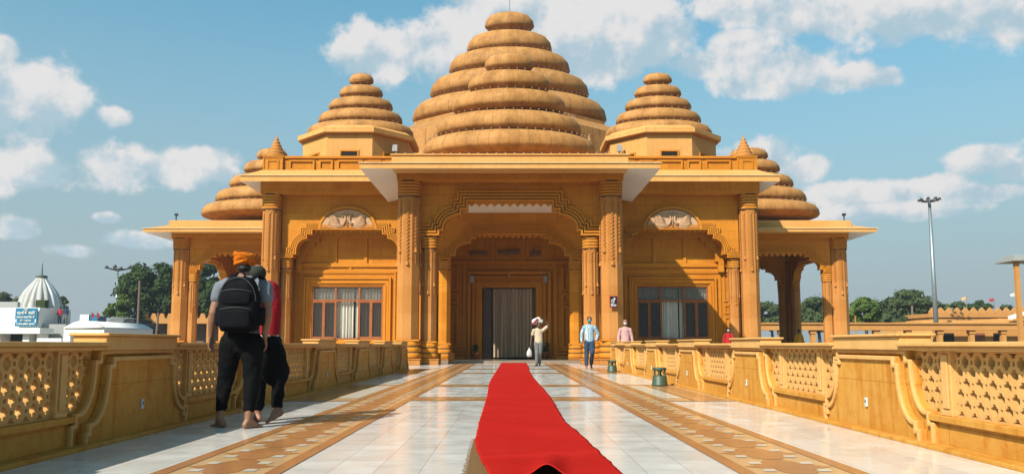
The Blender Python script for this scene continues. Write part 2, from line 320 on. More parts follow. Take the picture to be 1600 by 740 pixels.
# ------------------------------------------------------------------ mesh helpers
class MB:
    def __init__(s): s.v = []; s.f = []; s.mi = []; s.sm = []; s.cur = 0; s.smooth = False; s.mods = []
    def add(s, vs, fs):
        o = len(s.v); s.v += [tuple(p) for p in vs]
        for f in fs: s.f.append([o+i for i in f]); s.mi.append(s.cur); s.sm.append(s.smooth)
        return s
    def box(s, x0, x1, y0, y1, z0, z1):
        if x0 > x1: x0, x1 = x1, x0
        if y0 > y1: y0, y1 = y1, y0
        if z0 > z1: z0, z1 = z1, z0
        return s.add([(x0,y0,z0),(x1,y0,z0),(x1,y1,z0),(x0,y1,z0),(x0,y0,z1),(x1,y0,z1),(x1,y1,z1),(x0,y1,z1)],
              [(0,3,2,1),(4,5,6,7),(0,1,5,4),(1,2,6,5),(2,3,7,6),(3,0,4,7)])
    def prism(s, poly, d0, d1, fr):
        """poly: 2D points; fr(u, v, d) -> 3D; extruded from d0 to d1"""
        n = len(poly)
        vs = [fr(u, v, d0) for u, v in poly]+[fr(u, v, d1) for u, v in poly]
        fs = [list(range(n)), list(range(2*n-1, n-1, -1))]
        for i in range(n):
            j = (i+1) % n; fs.append([i, n+i, n+j, j])
        return s.add(vs, fs)
    def strip(s, a, b, d0, d1, fr):
        """solid band between two polylines a, b (same length)"""
        n = len(a); vs = []
        for d in (d0, d1):
            vs += [fr(u, v, d) for u, v in a]+[fr(u, v, d) for u, v in b]
        fs = []
        for i in range(n-1):
            fs += [[i, i+1, n+i+1, n+i], [2*n+i, 3*n+i, 3*n+i+1, 2*n+i+1], [i, 2*n+i, 2*n+i+1, i+1], [n+i, n+i+1, 3*n+i+1, 3*n+i]]
        fs += [[0, n, 3*n, 2*n], [n-1, 3*n-1, 4*n-1, 2*n-1]]
        return s.add(vs, fs)
    def loft(s, rings, cap=True):
        n = len(rings[0]); vs = [p for r in rings for p in r]; fs = []
        for k in range(len(rings)-1):
            for i in range(n):
                j = (i+1) % n; fs.append([k*n+i, k*n+j, (k+1)*n+j, (k+1)*n+i])
        if cap: fs.append(list(range(n))[::-1]); fs.append([(len(rings)-1)*n+i for i in range(n)])
        return s.add(vs, fs)
    def lathe(s, prof, c=(0, 0, 0), n=24, sup=2.0, sy=1.0, cap=True, ph=0.0):
        rings = []
        for r, z in prof:
            ring = []
            for i in range(n):
                a = 2*pi*i/n+ph; ca, sa = cos(a), sin(a)
                k = (abs(ca)**sup+abs(sa)**sup)**(-1/sup) if sup != 2 else 1
                ring.append((c[0]+r*k*ca, c[1]+r*k*sa*sy, c[2]+z))
            rings.append(ring)
        return s.loft(rings, cap)
    def tube(s, pts, rad, n=8, flat=None):
        pts = [Vector(p) for p in pts]
        if isinstance(rad, (int, float)): rad = [rad]*len(pts)
        rings = []; ref = Vector((0, 0, 1))
        for i, p in enumerate(pts):
            t = (pts[min(i+1, len(pts)-1)]-pts[max(i-1, 0)]).normalized()
            rf = Vector((0, 1, 0)) if abs(t.z) > .8 else ref
            u = t.cross(rf).normalized(); w = u.cross(t).normalized()
            fx = flat or (1, 1)
            rings.append([p+(u*cos(2*pi*k/n)*fx[0]+w*sin(2*pi*k/n)*fx[1])*rad[i] for k in range(n)])
        return s.loft(rings)
    def ball(s, c, r, n=12, m=8):
        if isinstance(r, (int, float)): r = (r, r, r)
        rings = []
        for k in range(m+1):
            a = -pi/2+pi*k/m; rr = max(cos(a), .02)
            rings.append([(c[0]+r[0]*rr*cos(2*pi*i/n), c[1]+r[1]*rr*sin(2*pi*i/n), c[2]+r[2]*sin(a)) for i in range(n)])
        return s.loft(rings)
    def bead(s, c, r):
        x, y, z = c
        return s.add([(x-r,y,z),(x+r,y,z),(x,y-r,z),(x,y+r,z),(x,y,z-r*1.3),(x,y,z+r*1.3)],
                     [(0,2,5),(2,1,5),(1,3,5),(3,0,5),(2,0,4),(1,2,4),(3,1,4),(0,3,4)])
    def build(s, name, mats, parent=None, loc=(0, 0, 0), bevel=0, world=True, smooth_angle=None):
        me = bpy.data.meshes.new(name)
        loc = Vector(loc)
        me.from_pydata([tuple(Vector(p)-loc) for p in s.v] if world else s.v, [], s.f)
        if not isinstance(mats, (list, tuple)): mats = [mats]
        for m in mats: me.materials.append(m if not isinstance(m, str) else M[m])
        for p, mi, sm in zip(me.polygons, s.mi, s.sm): p.material_index = mi; p.use_smooth = sm
        o = bpy.data.objects.new(name, me); COL.objects.link(o)
        import bmesh
        b = bmesh.new(); b.from_mesh(me); bmesh.ops.recalc_face_normals(b, faces=b.faces); b.to_mesh(me); b.free()
        if parent is not None:
            o.parent = parent; off = Vector((0, 0, 0)); q = parent
            while q is not None: off += q.location; q = q.parent
            o.location = loc-off
        else: o.location = loc
        if bevel:
            md = o.modifiers.new('bevel', 'BEVEL'); md.width = bevel; md.segments = 2; md.limit_method = 'ANGLE'
        return o
def thing(name, label, cat, loc=(0, 0, 0), group=None):
    o = bpy.data.objects.new(name, None); COL.objects.link(o); o.location = loc
    o['label'] = label; o['category'] = cat
    if group: o['group'] = group
    return o
def tag(o, label, cat, group=None):
    o['label'] = label; o['category'] = cat
    if group: o['group'] = group
    return o
def struct(o): o['kind'] = 'structure'; return o
def dup_tree(o, parent=None):
    c = o.copy(); COL.objects.link(c)
    if parent is not None: c.parent = parent
    for ch in [x for x in bpy.data.objects if x.parent == o]: dup_tree(ch, c)
    return c
FX = lambda u, v, d: (u, d, v)           # wall facing -Y: u = X, v = Z, d = Y
def arc(x0, z0, x1, z1, n=9):
    """quarter ellipse from (x0,z0) vertical tangent to (x1,z1) horizontal tangent"""
    return [(x1+(x0-x1)*cos(pi/2*i/n), z0+(z1-z0)*sin(pi/2*i/n)) for i in range(n+1)]
def offset(pl, d):
    """offset an open polyline to its left side by d with mitres"""
    out = []; n = len(pl)
    for i in range(n):
        def nrm(a, b):
            v = Vector((b[0]-a[0], b[1]-a[1])); v.normalize(); return Vector((-v.y, v.x))
        if i == 0: m = nrm(pl[0], pl[1]); k = 1
        elif i == n-1: m = nrm(pl[-2], pl[-1]); k = 1
        else:
            a, b = nrm(pl[i-1], pl[i]), nrm(pl[i], pl[i+1]); m = (a+b)
            if m.length < 1e-6: m = a
            m.normalize(); k = 1/max(.35, m.dot(a))
        out.append((pl[i][0]+m.x*d*k, pl[i][1]+m.y*d*k))
    return out
def dd(pl):
    o = [pl[0]]
    for p in pl[1:]:
        if abs(p[0]-o[-1][0])+abs(p[1]-o[-1][1]) > 1e-4: o.append(p)
    return o

exec_parts = True

# ------------------------------------------------------------------ ground, water level, walkway
def O(off, py, D):
    p = V(PX0+off, py, D); return p.x, p.z
gm = MB(); gm.add([(-1500,-400,-1.3),(1500,-400,-1.3),(1500,2500,-1.3),(-1500,2500,-1.3)], [(0,1,2,3)])
struct(gm.build('ground', 'ground'))
wm_ = MB(); wm_.add([(-70,-60,-1.0),(70,-60,-1.0),(70,27.6,-1.0),(-70,27.6,-1.0)], [(0,1,2,3)])
struct(wm_.build('water', 'water'))
fm = MB(); fm.box(-4.0, 4.0, -8, 27.7, -.7, 0); struct(fm.build('walkway_floor', 'marble'))
fm = MB(); fm.box(-24, 24, 27.7, 75, -1.3, -.001); struct(fm.build('plaza_floor', 'marble'))
# inlays: sheets 4 mm apart
il = MB(); Zb = .004
def sheet(mb, x0, x1, y0, y1, z): mb.add([(x0,y0,z),(x1,y0,z),(x1,y1,z),(x0,y1,z)], [(0,1,2,3)])
BX = [(1.52, 1.63), (2.27, 2.38)]
LINES = MB(); CREAM = MB(); BROWN = MB(); WHITE = MB()
Y0, Y1 = 2.0, 36.6
cross = [12.7, 16.8, 24.1, 28.2, 33.0]
for s in (-1, 1):
    sheet(CREAM, s*1.55, s*2.35, Y0, Y1, .0015)
    for a, b in BX: sheet(LINES, s*a, s*b, Y0, Y1, .0048)
    k = 0; y = 2.3; cx = s*1.95
    while y < Y1-.4:
        hh = [(.31,0),(.22,.06),(.20,.12),(.13,.14),(.12,.25),(.06,.33)]; q1 = [(cx+u,y+w) for u,w in hh]; q2 = [(cx-u,y+w) for u,w in hh[::-1]]; q3 = [(cx-u,y-w) for u,w in hh[1:]]; q4 = [(cx+u,y-w) for u,w in hh[:0:-1]]; h = q1+q2+q3+q4
        BROWN.add([(p[0], p[1], .0034) for p in h], [list(range(len(h)))])
        for sx in (-1, 1):
            for dy in (-.17, .17):
                x, yy = cx+sx*.185, y+dy
                WHITE.add([(x-.050,yy-.055,.0048),(x+.036,yy-.055,.0048),(x+.050,yy+.055,.0048),(x-.036,yy+.055,.0048)], [(0,1,2,3)])
        y += .68
for c in cross:
    w = .42 if c < 30 else .3
    for (x0, x1) in [(-1.52, 1.52)]:
        sheet(CREAM, x0, x1, c-w, c+w, .0015)
        sheet(LINES, x0, x1, c-w, c-w+.13, .0048); sheet(LINES, x0, x1, c+w-.13, c+w, .0048)
        x = -1.35
        while x < 1.4:
            BROWN.add([(x-.22,c,.003),(x-.08,c-.14,.003),(x+.08,c-.14,.003),(x+.22,c,.003),(x+.08,c+.14,.003),(x-.08,c+.14,.003)], [(0,1,2,3,4,5)])
            x += .45
for s in (-1, 1):
    for (a, b) in ((12.2, 17.2), (23.6, 28.6)):
        x0, x1 = 2.38, 3.42
        sheet(CREAM, s*x0, s*x1, a, b, .0015)
        for c in (a, b-.11): sheet(LINES, s*x0, s*x1, c, c+.11, .0048)
        sheet(LINES, s*2.80, s*2.88, a+.11, b-.11, .0048)
        sheet(WHITE, s*2.42, s*2.76, a+.6, b-.6, .0048)
        y = a+.4
        while y < b-.3:
            cx = 3.14
            BROWN.add([(s*(cx-.25),y,.003),(s*(cx-.1),y-.13,.003),(s*(cx+.1),y-.13,.003),(s*(cx+.25),y,.003),(s*(cx+.1),y+.13,.003),(s*(cx-.1),y+.13,.003)], [(0,1,2,3,4,5)])
            y += .40
sheet(BROWN, -9, -4.2, 28.6, 29.4, .0015); sheet(BROWN, 4.2, 9, 28.6, 29.4, .0015)
sheet(LINES, -12, 12, 36.62, 37.3, .0015)
for nme, mb, mt in (('floor_inlay_cream', CREAM, 'inlay_cream'), ('floor_inlay_brown', BROWN, 'inlay_brown'), ('floor_inlay_white', WHITE, 'inlay_white'), ('floor_inlay_border', LINES, 'inlay_brown')):
    struct(mb.build(nme, mt))

# ------------------------------------------------------------------ balustrades
def jali_mesh(L, z0, z1, p, d0, d1, fr):
    nu = int(round(L/p)); p = L/nu; nv = max(1, int(round((z1-z0)/p))); q = (z1-z0)/nv
    def cuts(n, pp):
        cs = set()
        for k in range(2*n+1):
            for o in (-.27, -.115, .115, .27, -.175, .175, -.085, .085): 
                c = (k*.5+o)*pp
                if 0 < c < n*pp: cs.add(round(c, 5))
        return [0]+sorted(cs)+[n*pp]
    U = cuts(nu, p); Vv = cuts(nv, q)
    def hole(u, v):
        a, b = u/p, v/q
        if a < .1 or a > nu-.1 or b < .1 or b > nv-.1: return False
        for ox, oy in ((0, 0), (.5, .5)):
            dx = abs((a-ox+.5) % 1-.5); dy = abs((b-oy+.5) % 1-.5)
            if (dx < .27 and dy < .115) or (dx < .115 and dy < .27) or (dx < .175 and dy < .175): return True
        for ox, oy in ((.5, 0), (0, .5)):
            dx = abs((a-ox+.5) % 1-.5); dy = abs((b-oy+.5) % 1-.5)
            if dx < .085 and dy < .085: return True
        return False
    mb = MB(); nU, nV = len(U), len(Vv)
    vs = [fr(u-L/2, z0+v, d) for d in (d0, d1) for v in Vv for u in U]; N = nU*nV
    sol = [[not hole((U[i]+U[i+1])/2, (Vv[j]+Vv[j+1])/2) for i in range(nU-1)] for j in range(nV-1)]
    fs = []
    S = lambda i, j: 0 <= i < nU-1 and 0 <= j < nV-1 and sol[j][i]
    for j in range(nV-1):
        for i in range(nU-1):
            if not sol[j][i]: continue
            a, b, c, e = j*nU+i, j*nU+i+1, (j+1)*nU+i+1, (j+1)*nU+i
            fs += [[a, b, c, e], [N+e, N+c, N+b, N+a]]
            if not S(i, j-1): fs.append([a, N+a, N+b, b])
            if not S(i, j+1): fs.append([e, c, N+c, N+e])
            if not S(i-1, j): fs.append([a, e, N+e, N+a])
            if not S(i+1, j): fs.append([b, N+b, N+c, c])
    return mb.add(vs, fs)
def mirror(half): return [(-a, z) for a, z in half]+[(a, z) for a, z in half[::-1]]
def cove(x0, z0, x1, z1, n=8):      # starts vertical at (x0,z0) and runs out to (x1,z1) horizontally
    return [(x1-(x1-x0)*cos(pi/2*i/n), z0-(z0-z1)*sin(pi/2*i/n)) for i in range(n+1)]
OUT1 = [(1.17, 0), (1.17, .20), (1.11, .20), (1.11, .29)]+cove(.84, .66, 1.05, .29, 9)[::-1]+[(.84, .72), (.76, .72), (.76, .80)]
OUT2 = [(1.03, 0.0), (1.03, .13), (.98, .13), (.98, .20)]+cove(.69, .62, .93, .20, 9)[::-1]+[(.69, .68), (.62, .68), (.62, .745)]
def balustrade(s, centres, ends, label, pitch):
    root = thing('balustrade', label, 'balustrade', (s*3.5, 14, 0), 'carved sandstone balustrades along the walkway')
    fr0 = lambda u, v, d: (s*(3.5+d), u, v)
    mats = 'rail'
    # pedestal
    mb = MB()
    o1 = mirror(OUT1[::1]); mb.prism(o1, .07, .26, fr0)
    ped = mb.build('pedestal', mats, root, (s*3.5, 0, 0), bevel=.006)
    o2 = mirror(OUT2); mb = MB(); mb.prism(o2, .02, .069, fr0); fac = mb.build('panel', mats, ped, (s*3.5, 0, 0), bevel=.006)
    mb = MB()
    def mould(half, w, d0, d1):
        full = mirror(half); inn = offset(full, -w)
        mb.strip(full, inn, d0, d1, fr0)
    mould([p for p in OUT1], .035, .035, .072); mould([p for p in OUT2], .04, -.012, .022)
    mb.build('moulding', 'rail_trim', ped, (s*3.5, 0, 0), bevel=.008)
    mb = MB(); mb.box(s*3.505, s*3.80, -.74, .74, .80, .925); mb.box(s*3.475, s*3.83, -.765, .765, .925, .952)
    mb.build('cap', 'rail_trim', ped, (s*3.5, 0, 0), bevel=.010)
    mb = MB(); mb.box(s*3.518, s*3.50, -.024, .024, .245, .335); sk = mb.build('socket', 'white_plastic', ped, (s*3.5, 0, 0), bevel=.004)
    mb = MB(); mb.box(s*3.4985, s*3.50, -.010, .010, .285, .31); mb.build('switch', 'socket_dark', sk, (s*3.5, 0, 0))
    # panel between pedestals
    W_ = pitch-1.52; hw = W_/2; jw = W_-.02
    jb = jali_mesh(jw, .27, .80, .178, .12, .185, fr0); jal = jb.build('lattice_panel', 'rail_trim', root, (s*3.5, 0, 0))
    mb = MB(); mb.box(s*3.59, s*3.74, -hw+.3, hw-.3, .0, .215); mb.box(s*3.54, s*3.75, -hw+.34, hw-.34, .215, .27)
    mb.box(s*3.585, s*3.60, -hw+.36, hw-.36, .03, .19)
    bas = mb.build('panel_base', mats, root, (s*3.5, 0, 0), bevel=.01)
    mb = MB(); mb.box(s*3.465, s*3.83, -hw-.02, hw+.02, .835, .872); mb.box(s*3.50, s*3.80, -hw-.01, hw+.01, .80, .835)
    hr = mb.build('handrail', 'rail_trim', root, (s*3.5, 0, 0), bevel=.009)
    mb = MB(); mb.box(s*3.58, s*3.72, -.075, .075, .27, .80); mb.box(s*3.565, s*3.58, -.045, .045, .33, .77); mb.box(s*3.57, s*3.73, -.085, .085, .27, .315)
    po = mb.build('post', 'rail_trim', root, (s*3.5, 0, 0), bevel=.006)
    mb = MB(); mb.box(s*3.43, s*3.80, -8, ends, -.01, .035); mb.build('kerb', mats, root, (s*3.5, 0, 0), bevel=.008)
    def place(o, y):
        c = dup_tree(o, root); c.location.y = y+o.location.y; return c
    for i, c in enumerate(centres):
        if i: place(ped, c)
    for i, c in enumerate(centres[:-1]):
        m = (c+centres[i+1])/2
        if i: place(jal, m); place(bas, m); place(hr, m); 
        for q in (-.66, .66):
            if i or q > 0: place(po, m+q)
    y0 = centres[0]; m0 = (centres[0]+centres[1])/2
    ped.location.y += y0
    for o in (jal, bas, hr): o.location.y += m0
    po.location.y += m0-.66
    return root
bl = balustrade(-1, [-.0, 3.85, 7.70, 11.55, 15.40, 19.25, 23.10, 26.62], 27.4, 'left balustrade of carved sandstone, its walkway face in shade, behind the two walking men', 3.85)
br_ = balustrade(1, [-.05, 3.95, 7.95, 11.95, 15.95, 19.95, 23.95, 27.15], 27.9, 'right balustrade of carved sandstone, sunlit, with green garden speakers standing before it', 4.0)

# ------------------------------------------------------------------ temple
T = thing('temple', 'large golden sandstone temple with ringed domes and a pillared central porch facing the walkway', 'temple', (0, 42, 0))
def B(mb, name, mat, parent=T, bevel=0, loc=None): return mb.build(name, mat, parent, loc or (0, 42, 0), bevel)
def ringprof(r0, h, n, amp, z0, grow=0.0):
    pr = []; st = h/n
    for k in range(n):
        rr = r0*(1+grow*k/max(1, n-1))
        for t in (0, .12, .3, .5, .7, .88, 1.0):
            pr.append((rr+amp*sin(pi*t)**.6 if 0 < t < 1 else rr-amp*.25, z0+st*(k+t)*.999))
    return pr
def column(parent, cx, D, hw, z0, z1, cap_h, base_h, plinth_h, chains=True, nring=5, mat='pale', name='column', plw=1.35):
    cy = D+hw; r8 = hw/cos(pi/8)*.97
    zb, zc = z0+plinth_h+base_h, z1-cap_h
    mb = MB()
    mb.lathe([(r8, zb-.02), (r8, zc+.02)], (cx, cy, 0), 8, ph=pi/8)
    # blind scalloped leaves under the capital
    for k in range(8):
        a = k*pi/4-pi/2; ux, uy = cos(a), sin(a); px_, py_ = -uy, ux
        w = hw*.30; rr = hw*.97
        def fr(u, v, d): return (cx+ux*(rr+d)+px_*u, cy+uy*(rr+d)+py_*u, v)
        hh = hw*1.1
        mb.prism([(-w, zc), (-w, zc-hh*.25), (-w*.6, zc-hh*.25), (-w*.6, zc), ], 0, .02, fr)
        mb.prism([(w*.6, zc), (w*.6, zc-hh*.25), (w, zc-hh*.25), (w, zc)], 0, .02, fr)
        mb.prism([(-w, zc-hh*.25), (-w*.5, zc-hh*.45), (0, zc-hh*.55), (w*.5, zc-hh*.45), (w, zc-hh*.25), (w*.6, zc-hh*.25), (0, zc-hh*.40), (-w*.6, zc-hh*.25)], 0, .022, fr)
    col = mb.build(name, mat, parent, (cx, cy, z0))
    mb = MB(); mb.smooth = True
    mb.lathe([(hw*.9, zc-.02)]+ringprof(hw*1.0, cap_h-.04, nring, hw*.075, zc, .04)+[(hw*.9, z1-.04)], (cx, cy, 0), 40, 3.0)
    mb.smooth = False; mb.box(cx-hw*1.02, cx+hw*1.02, cy-hw*1.02, cy+hw*1.02, z1-.05, z1)
    mb.build('capital', 'trim', col, (cx, cy, z0))
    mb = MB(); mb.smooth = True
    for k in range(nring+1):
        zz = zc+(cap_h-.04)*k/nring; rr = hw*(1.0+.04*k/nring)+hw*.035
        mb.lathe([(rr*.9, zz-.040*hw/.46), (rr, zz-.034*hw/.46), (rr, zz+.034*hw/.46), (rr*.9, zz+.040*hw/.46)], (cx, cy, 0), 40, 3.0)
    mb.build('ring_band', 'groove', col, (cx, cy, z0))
    if base_h:
        mb = MB(); mb.smooth = True
        mb.lathe([(hw*.9, z0+plinth_h)]+ringprof(hw*1.18, base_h-.06, 3, hw*.10, z0+plinth_h, -.10)+[(hw*.9, zb)], (cx, cy, 0), 40, 3.2)
        mb.smooth = False; mb.box(cx-hw*1.14, cx+hw*1.14, cy-hw*1.14, cy+hw*1.14, zb-.07, zb-.01)
        mb.build('base', 'trim', col, (cx, cy, z0))
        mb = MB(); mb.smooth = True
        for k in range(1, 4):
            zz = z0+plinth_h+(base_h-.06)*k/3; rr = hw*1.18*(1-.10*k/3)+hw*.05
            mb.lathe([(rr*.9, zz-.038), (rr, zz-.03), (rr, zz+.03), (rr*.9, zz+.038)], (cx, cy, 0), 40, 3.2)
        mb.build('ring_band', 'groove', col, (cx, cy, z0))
    if plinth_h:
        mb = MB(); mb.box(cx-hw*plw, cx+hw*plw, cy-hw*plw, cy+hw*plw, z0, z0+plinth_h-.05); mb.box(cx-hw*(plw+.06), cx+hw*(plw+.06), cy-hw*(plw+.06), cy+hw*(plw+.06), z0+plinth_h-.05, z0+plinth_h)
        mb.build('plinth', 'pale', col, (cx, cy, z0), bevel=.012)
    if chains:
        for k, ln in ((0, .42), (1, .33), (-1, .33), (2, .42), (-2, .42)):
            mb = MB(); a = k*pi/4-pi/2; rr = hw*.97+.018; x, y = cx+cos(a)*rr, cy+sin(a)*rr
            top = zc-hw*.62; L = (zc-zb)*ln; st = hw*.17; n = int(L/st)
            for i in range(n): mb.bead((x+(1 if i % 2 else -1)*hw*.055*sin(a), y-(1 if i % 2 else -1)*hw*.055*cos(a), top-i*st), hw*.12)
            mb.lathe([(.02, .05), (hw*.10, 0), (hw*.17, -hw*.32), (hw*.19, -hw*.36)], (x, y, top-n*st), 8)
            if abs(k) == 1:
                mb.tube([(x, y, top-n*st), (x, y, top-n*st-hw*1.4)], hw*.03, 5)
            mb.tube([(x, y, top+.05), (x, y, top-n*st)], hw*.035, 5)
            mb.build('chain_carving', mat, col, (x, y, z0))
    return col
def arch_half(offs, cx, D):
    """offs: list of (px offset from centre px, py) or ('arc', dx0,py0,dx1,py1) -> metres (offset, z)"""
    out = []
    x0 = V(cx, 400, D).x
    for o in offs:
        if o[0] == 'arc':
            a = V(cx+o[1], o[2], D); b = V(cx+o[3], o[4], D)
            out += arc(abs(a.x-x0), a.z, abs(b.x-x0), b.z, 9)
        else:
            a = V(cx+o[0], o[1], D); out.append((abs(a.x-x0), a.z))
    return dd(out)
def arch_wall(parent, half, cx, xl, xr, zt, d0, d1, fr, mat='wall', bands=4, bw=.055, base_name='arch_wall', teeth=0, loc=None, pr=.045, topfull=True):
    zs = half[0][1]
    full = [(cx-a, z) for a, z in half]+[(cx+a, z) for a, z in half[::-1]]
    loc = loc or fr(cx, zs, d0)
    mb = MB(); poly = [(xl, zs)]+full+[(xr, zs), (xr, zt), (xl, zt)]
    poly = dd(poly); mb.prism(poly, d0, d1, fr)
    wall = mb.build(base_name, mat, parent, loc)
    mb = MB()
    ext = [(xl, zs)]+full+[(xr, zs)]
    f2 = dd(ext)
    for k in range(bands):
        a = offset(f2, k*bw*1.75); b = offset(f2, k*bw*1.75+bw)
        for pl in (a, b): pl[0] = (xl, pl[0][1]); pl[-1] = (xr, pl[-1][1])
        sg = 1 if d1 > d0 else -1
        pp = pr*1.5*(1-.12*k) if bands > 1 else pr
        mb.strip(a, b, d0-sg*pp, d0+sg*.01, fr)
    mb.build('arch_moulding', 'trim', wall, loc)
    if teeth:
        mb = MB(); zt_ = half[-1][1]; w2 = half[-1][0]; n = teeth; st = 2*w2/n
        for i in range(n):
            u = cx-w2+st*i
            mb.prism([(u+.0, zt_+.01), (u+st, zt_+.01), (u+st*.80, zt_-st*.32), (u+st*.5, zt_-st*.62), (u+st*.20, zt_-st*.32)], d0+.04*(1 if d1 > d0 else -1), d0+.14*(1 if d1 > d0 else -1), fr)
        mb.build('arch_teeth', 'trim', wall, loc)
    return wall
def frame(mb, x0, x1, z0, z1, w, d0, d1, fr=FX, bottom=True):
    a = [(x0, z0), (x0, z1), (x1, z1), (x1, z0)]
    if bottom: pl = a
    for (p, q, r_, t) in ((x0, x0+w, z0, z1), (x1-w, x1, z0, z1), (x0+w, x1-w, z1-w, z1)) + (((x0+w, x1-w, z0, z0+w),) if bottom else ()):
        mb.prism([(p, r_), (q, r_), (q, t), (p, t)], d0, d1, fr)

# ---- portal
Dc = 33.6
xo, _ = O(-176, 300, Dc); xi, _ = O(-142, 300, Dc); XO, XI = -xo, -xi; hwc = (XO-XI)/2
ztop = V(621, 281, Dc).z
zcap = ztop-V(621, 305, Dc).z
for s in (-1, 1):
    column(T, s*(XO+XI)/2, Dc, hwc, 0, ztop, zcap, .80, .27, plw=1.28)
Da = 34.35
AP = arch_half([(110.5, 368), (110.5, 360.5), (103.8, 360.5), ('arc', 103.8, 355, 76, 335.7), (76, 328), (66, 328), (66, 315)], PX0, Da)
zbeam0 = ztop; zbeam1 = V(621, 264.5, Dc).z
arch_wall(T, AP, 0, -XI-.02, XI+.02, zbeam0+.02, Da, Da+.6, FX, teeth=11, bands=4, bw=.075, pr=.10)
mb = MB()      # tall rectangular frames over the portal arch
z0f = AP[-1][1]+.30; xa = O(79, 300, Da)[0]; za = O(79, 292.5, Da)[1]
for k, e in enumerate((0, .11, .22)):
    frame(mb, -xa-e, xa+e, z0f+.02, za+e, .05, Da-.03, Da+.02, bottom=False)
B(mb, 'arch_moulding', 'trim')
mb = MB(); mb.box(-XO-.03, XO+.03, Dc-.05, Dc+.95, zbeam0+.002, zbeam1); 
for s in (-1, 1): mb.box(s*XO, s*XI, Dc+.96, 39.8, zbeam0+.002, zbeam1)
B(mb, 'beam', 'wall')
# small columns under the arch ends
sx0 = O(-140, 400, Da)[0]; sx1 = O(-115, 400, Da)[0]; hs = (sx1-sx0)/2
for s in (-1, 1):
    column(T, s*-(sx0+sx1)/2, Da-.02, hs, 0, AP[0][1], .55, .75, .25, nring=4, plw=1.4)
    # pier joining big and small columns
    mb = MB(); mb.box(s*(XI+.0), s*(XI-.55), Da+.62, Da+1.1, 0, AP[0][1]+1.2); B(mb, 'pier', 'wall')
# porch ceiling
zceil = AP[-1][1]+.02
mb = MB(); mb.box(-XI+.1, XI-.1, Da+.6, 41, zceil+.0, zceil+.15); B(mb, 'porch_ceiling', 'plaster')
# second arch
D2 = 37.4
A2 = arch_half([(93, 405), (93, 399), (85, 399), ('arc', 85, 393, 61, 379), (61, 372), (53, 372), (53, 366)], PX0, D2)
xw = O(-112, 400, D2)[0]
arch_wall(T, A2, 0, -XI+.05, XI-.05, zceil-.002, D2, D2+.5, FX, teeth=12, bands=4, bw=.06, pr=.09)
mb = MB(); za2 = O(60, 349, D2)[1]; xa2 = O(60, 349, D2)[0]
for e in (0, .1): frame(mb, -xa2-e, xa2+e, A2[-1][1]+.30, za2+e, .045, D2-.03, D2+.02, bottom=False)
B(mb, 'arch_moulding', 'trim')
p0, p1 = O(-112, 420, D2)[0], O(-93, 420, D2)[0]
for s in (-1, 1):
    column(T, s*-(p0+p1)/2, D2, (p1-p0)/2, .12, A2[0][1], .45, .7, .1, chains=False, nring=4, mat='wall', plw=1.15)
# step
mb = MB(); mb.box(-XI, XI, 37.0, 41, -.01, .12); B(mb, 'doorstep', 'threshold', bevel=.01)
# side walls of the porch
for s in (-1, 1):
    mb = MB(); mb.box(s*XI, s*(XI+.35), D2+.1, 41, 0, zceil+.3); B(mb, 'porch_wall', 'wall')
# door wall
D3 = 41.0
X = lambda px, D=D3: V(px, 480, D).x
Z = lambda py, D=D3: V(797, py, D).z
dx0, dx1, dz1 = X(753.5), X(836.7), Z(448.6)
mb = MB(); mb.box(-XI-.3, dx0, D3, D3+.4, 0, zceil); mb.box(dx1, XI+.3, D3, D3+.4, 0, zceil); mb.box(dx0, dx1, D3, D3+.4, dz1, zceil)
dw = B(mb, 'door_wall', 'wall')
mb = MB()
for k, (a, b, c, w, pr) in enumerate(((730.6, 860.8, 424, .16, .16), (738, 853, 431, .10, .10), (744.5, 846.5, 440, .30, .05))):
    frame(mb, X(a), X(b), .12, Z(c), w, D3-pr*1.5, D3+.01, bottom=False)
B(mb, 'door_surround', 'trim', bevel=.01)
mb = MB(); xx = X(746.5); n = 34
for i in range(n):          # zigzag carving round the door
    z = .2+i*(dz1)/n
    for xq in (X(748), X(842.5)): mb.bead((xq, D3-.055, z), .05)
for i in range(30): mb.bead((dx0+(dx1-dx0)*i/29., D3-.055, dz1+.15), .05)
B(mb, 'door_carving', 'trim')
mb = MB(); zt = Z(412)
mb.prism([(-3.4, zt), (3.4, zt), (3.4, zt+.14), (-3.4, zt+.14)], D3-.12, D3+.01, FX)
for px_ in (770, 819): mb.box(X(px_)-.07, X(px_)+.07, D3-.09, D3+.01, zt+.14, zceil)
for s in (-1, 1):
    for (a, b) in ((Z(545), Z(478)), (Z(474), Z(458)), (Z(454), Z(418))): frame(mb, min(s*2.66, s*3.42), max(s*2.66, s*3.42), a, b, .10, D3-.15, D3+.01)
    for k in range(3): mb.box(s*2.35, s*3.6, D3-.20+.04*k, D3, .35+k*.17, .45+k*.17)
    mb.box(s*2.35, s*3.6, D3-.25, D3, .12, .30)
    mb.box(s*2.22, s*2.42, D3-.1, D3, .12, zt)
B(mb, 'wall_moulding', 'trim', bevel=.008)
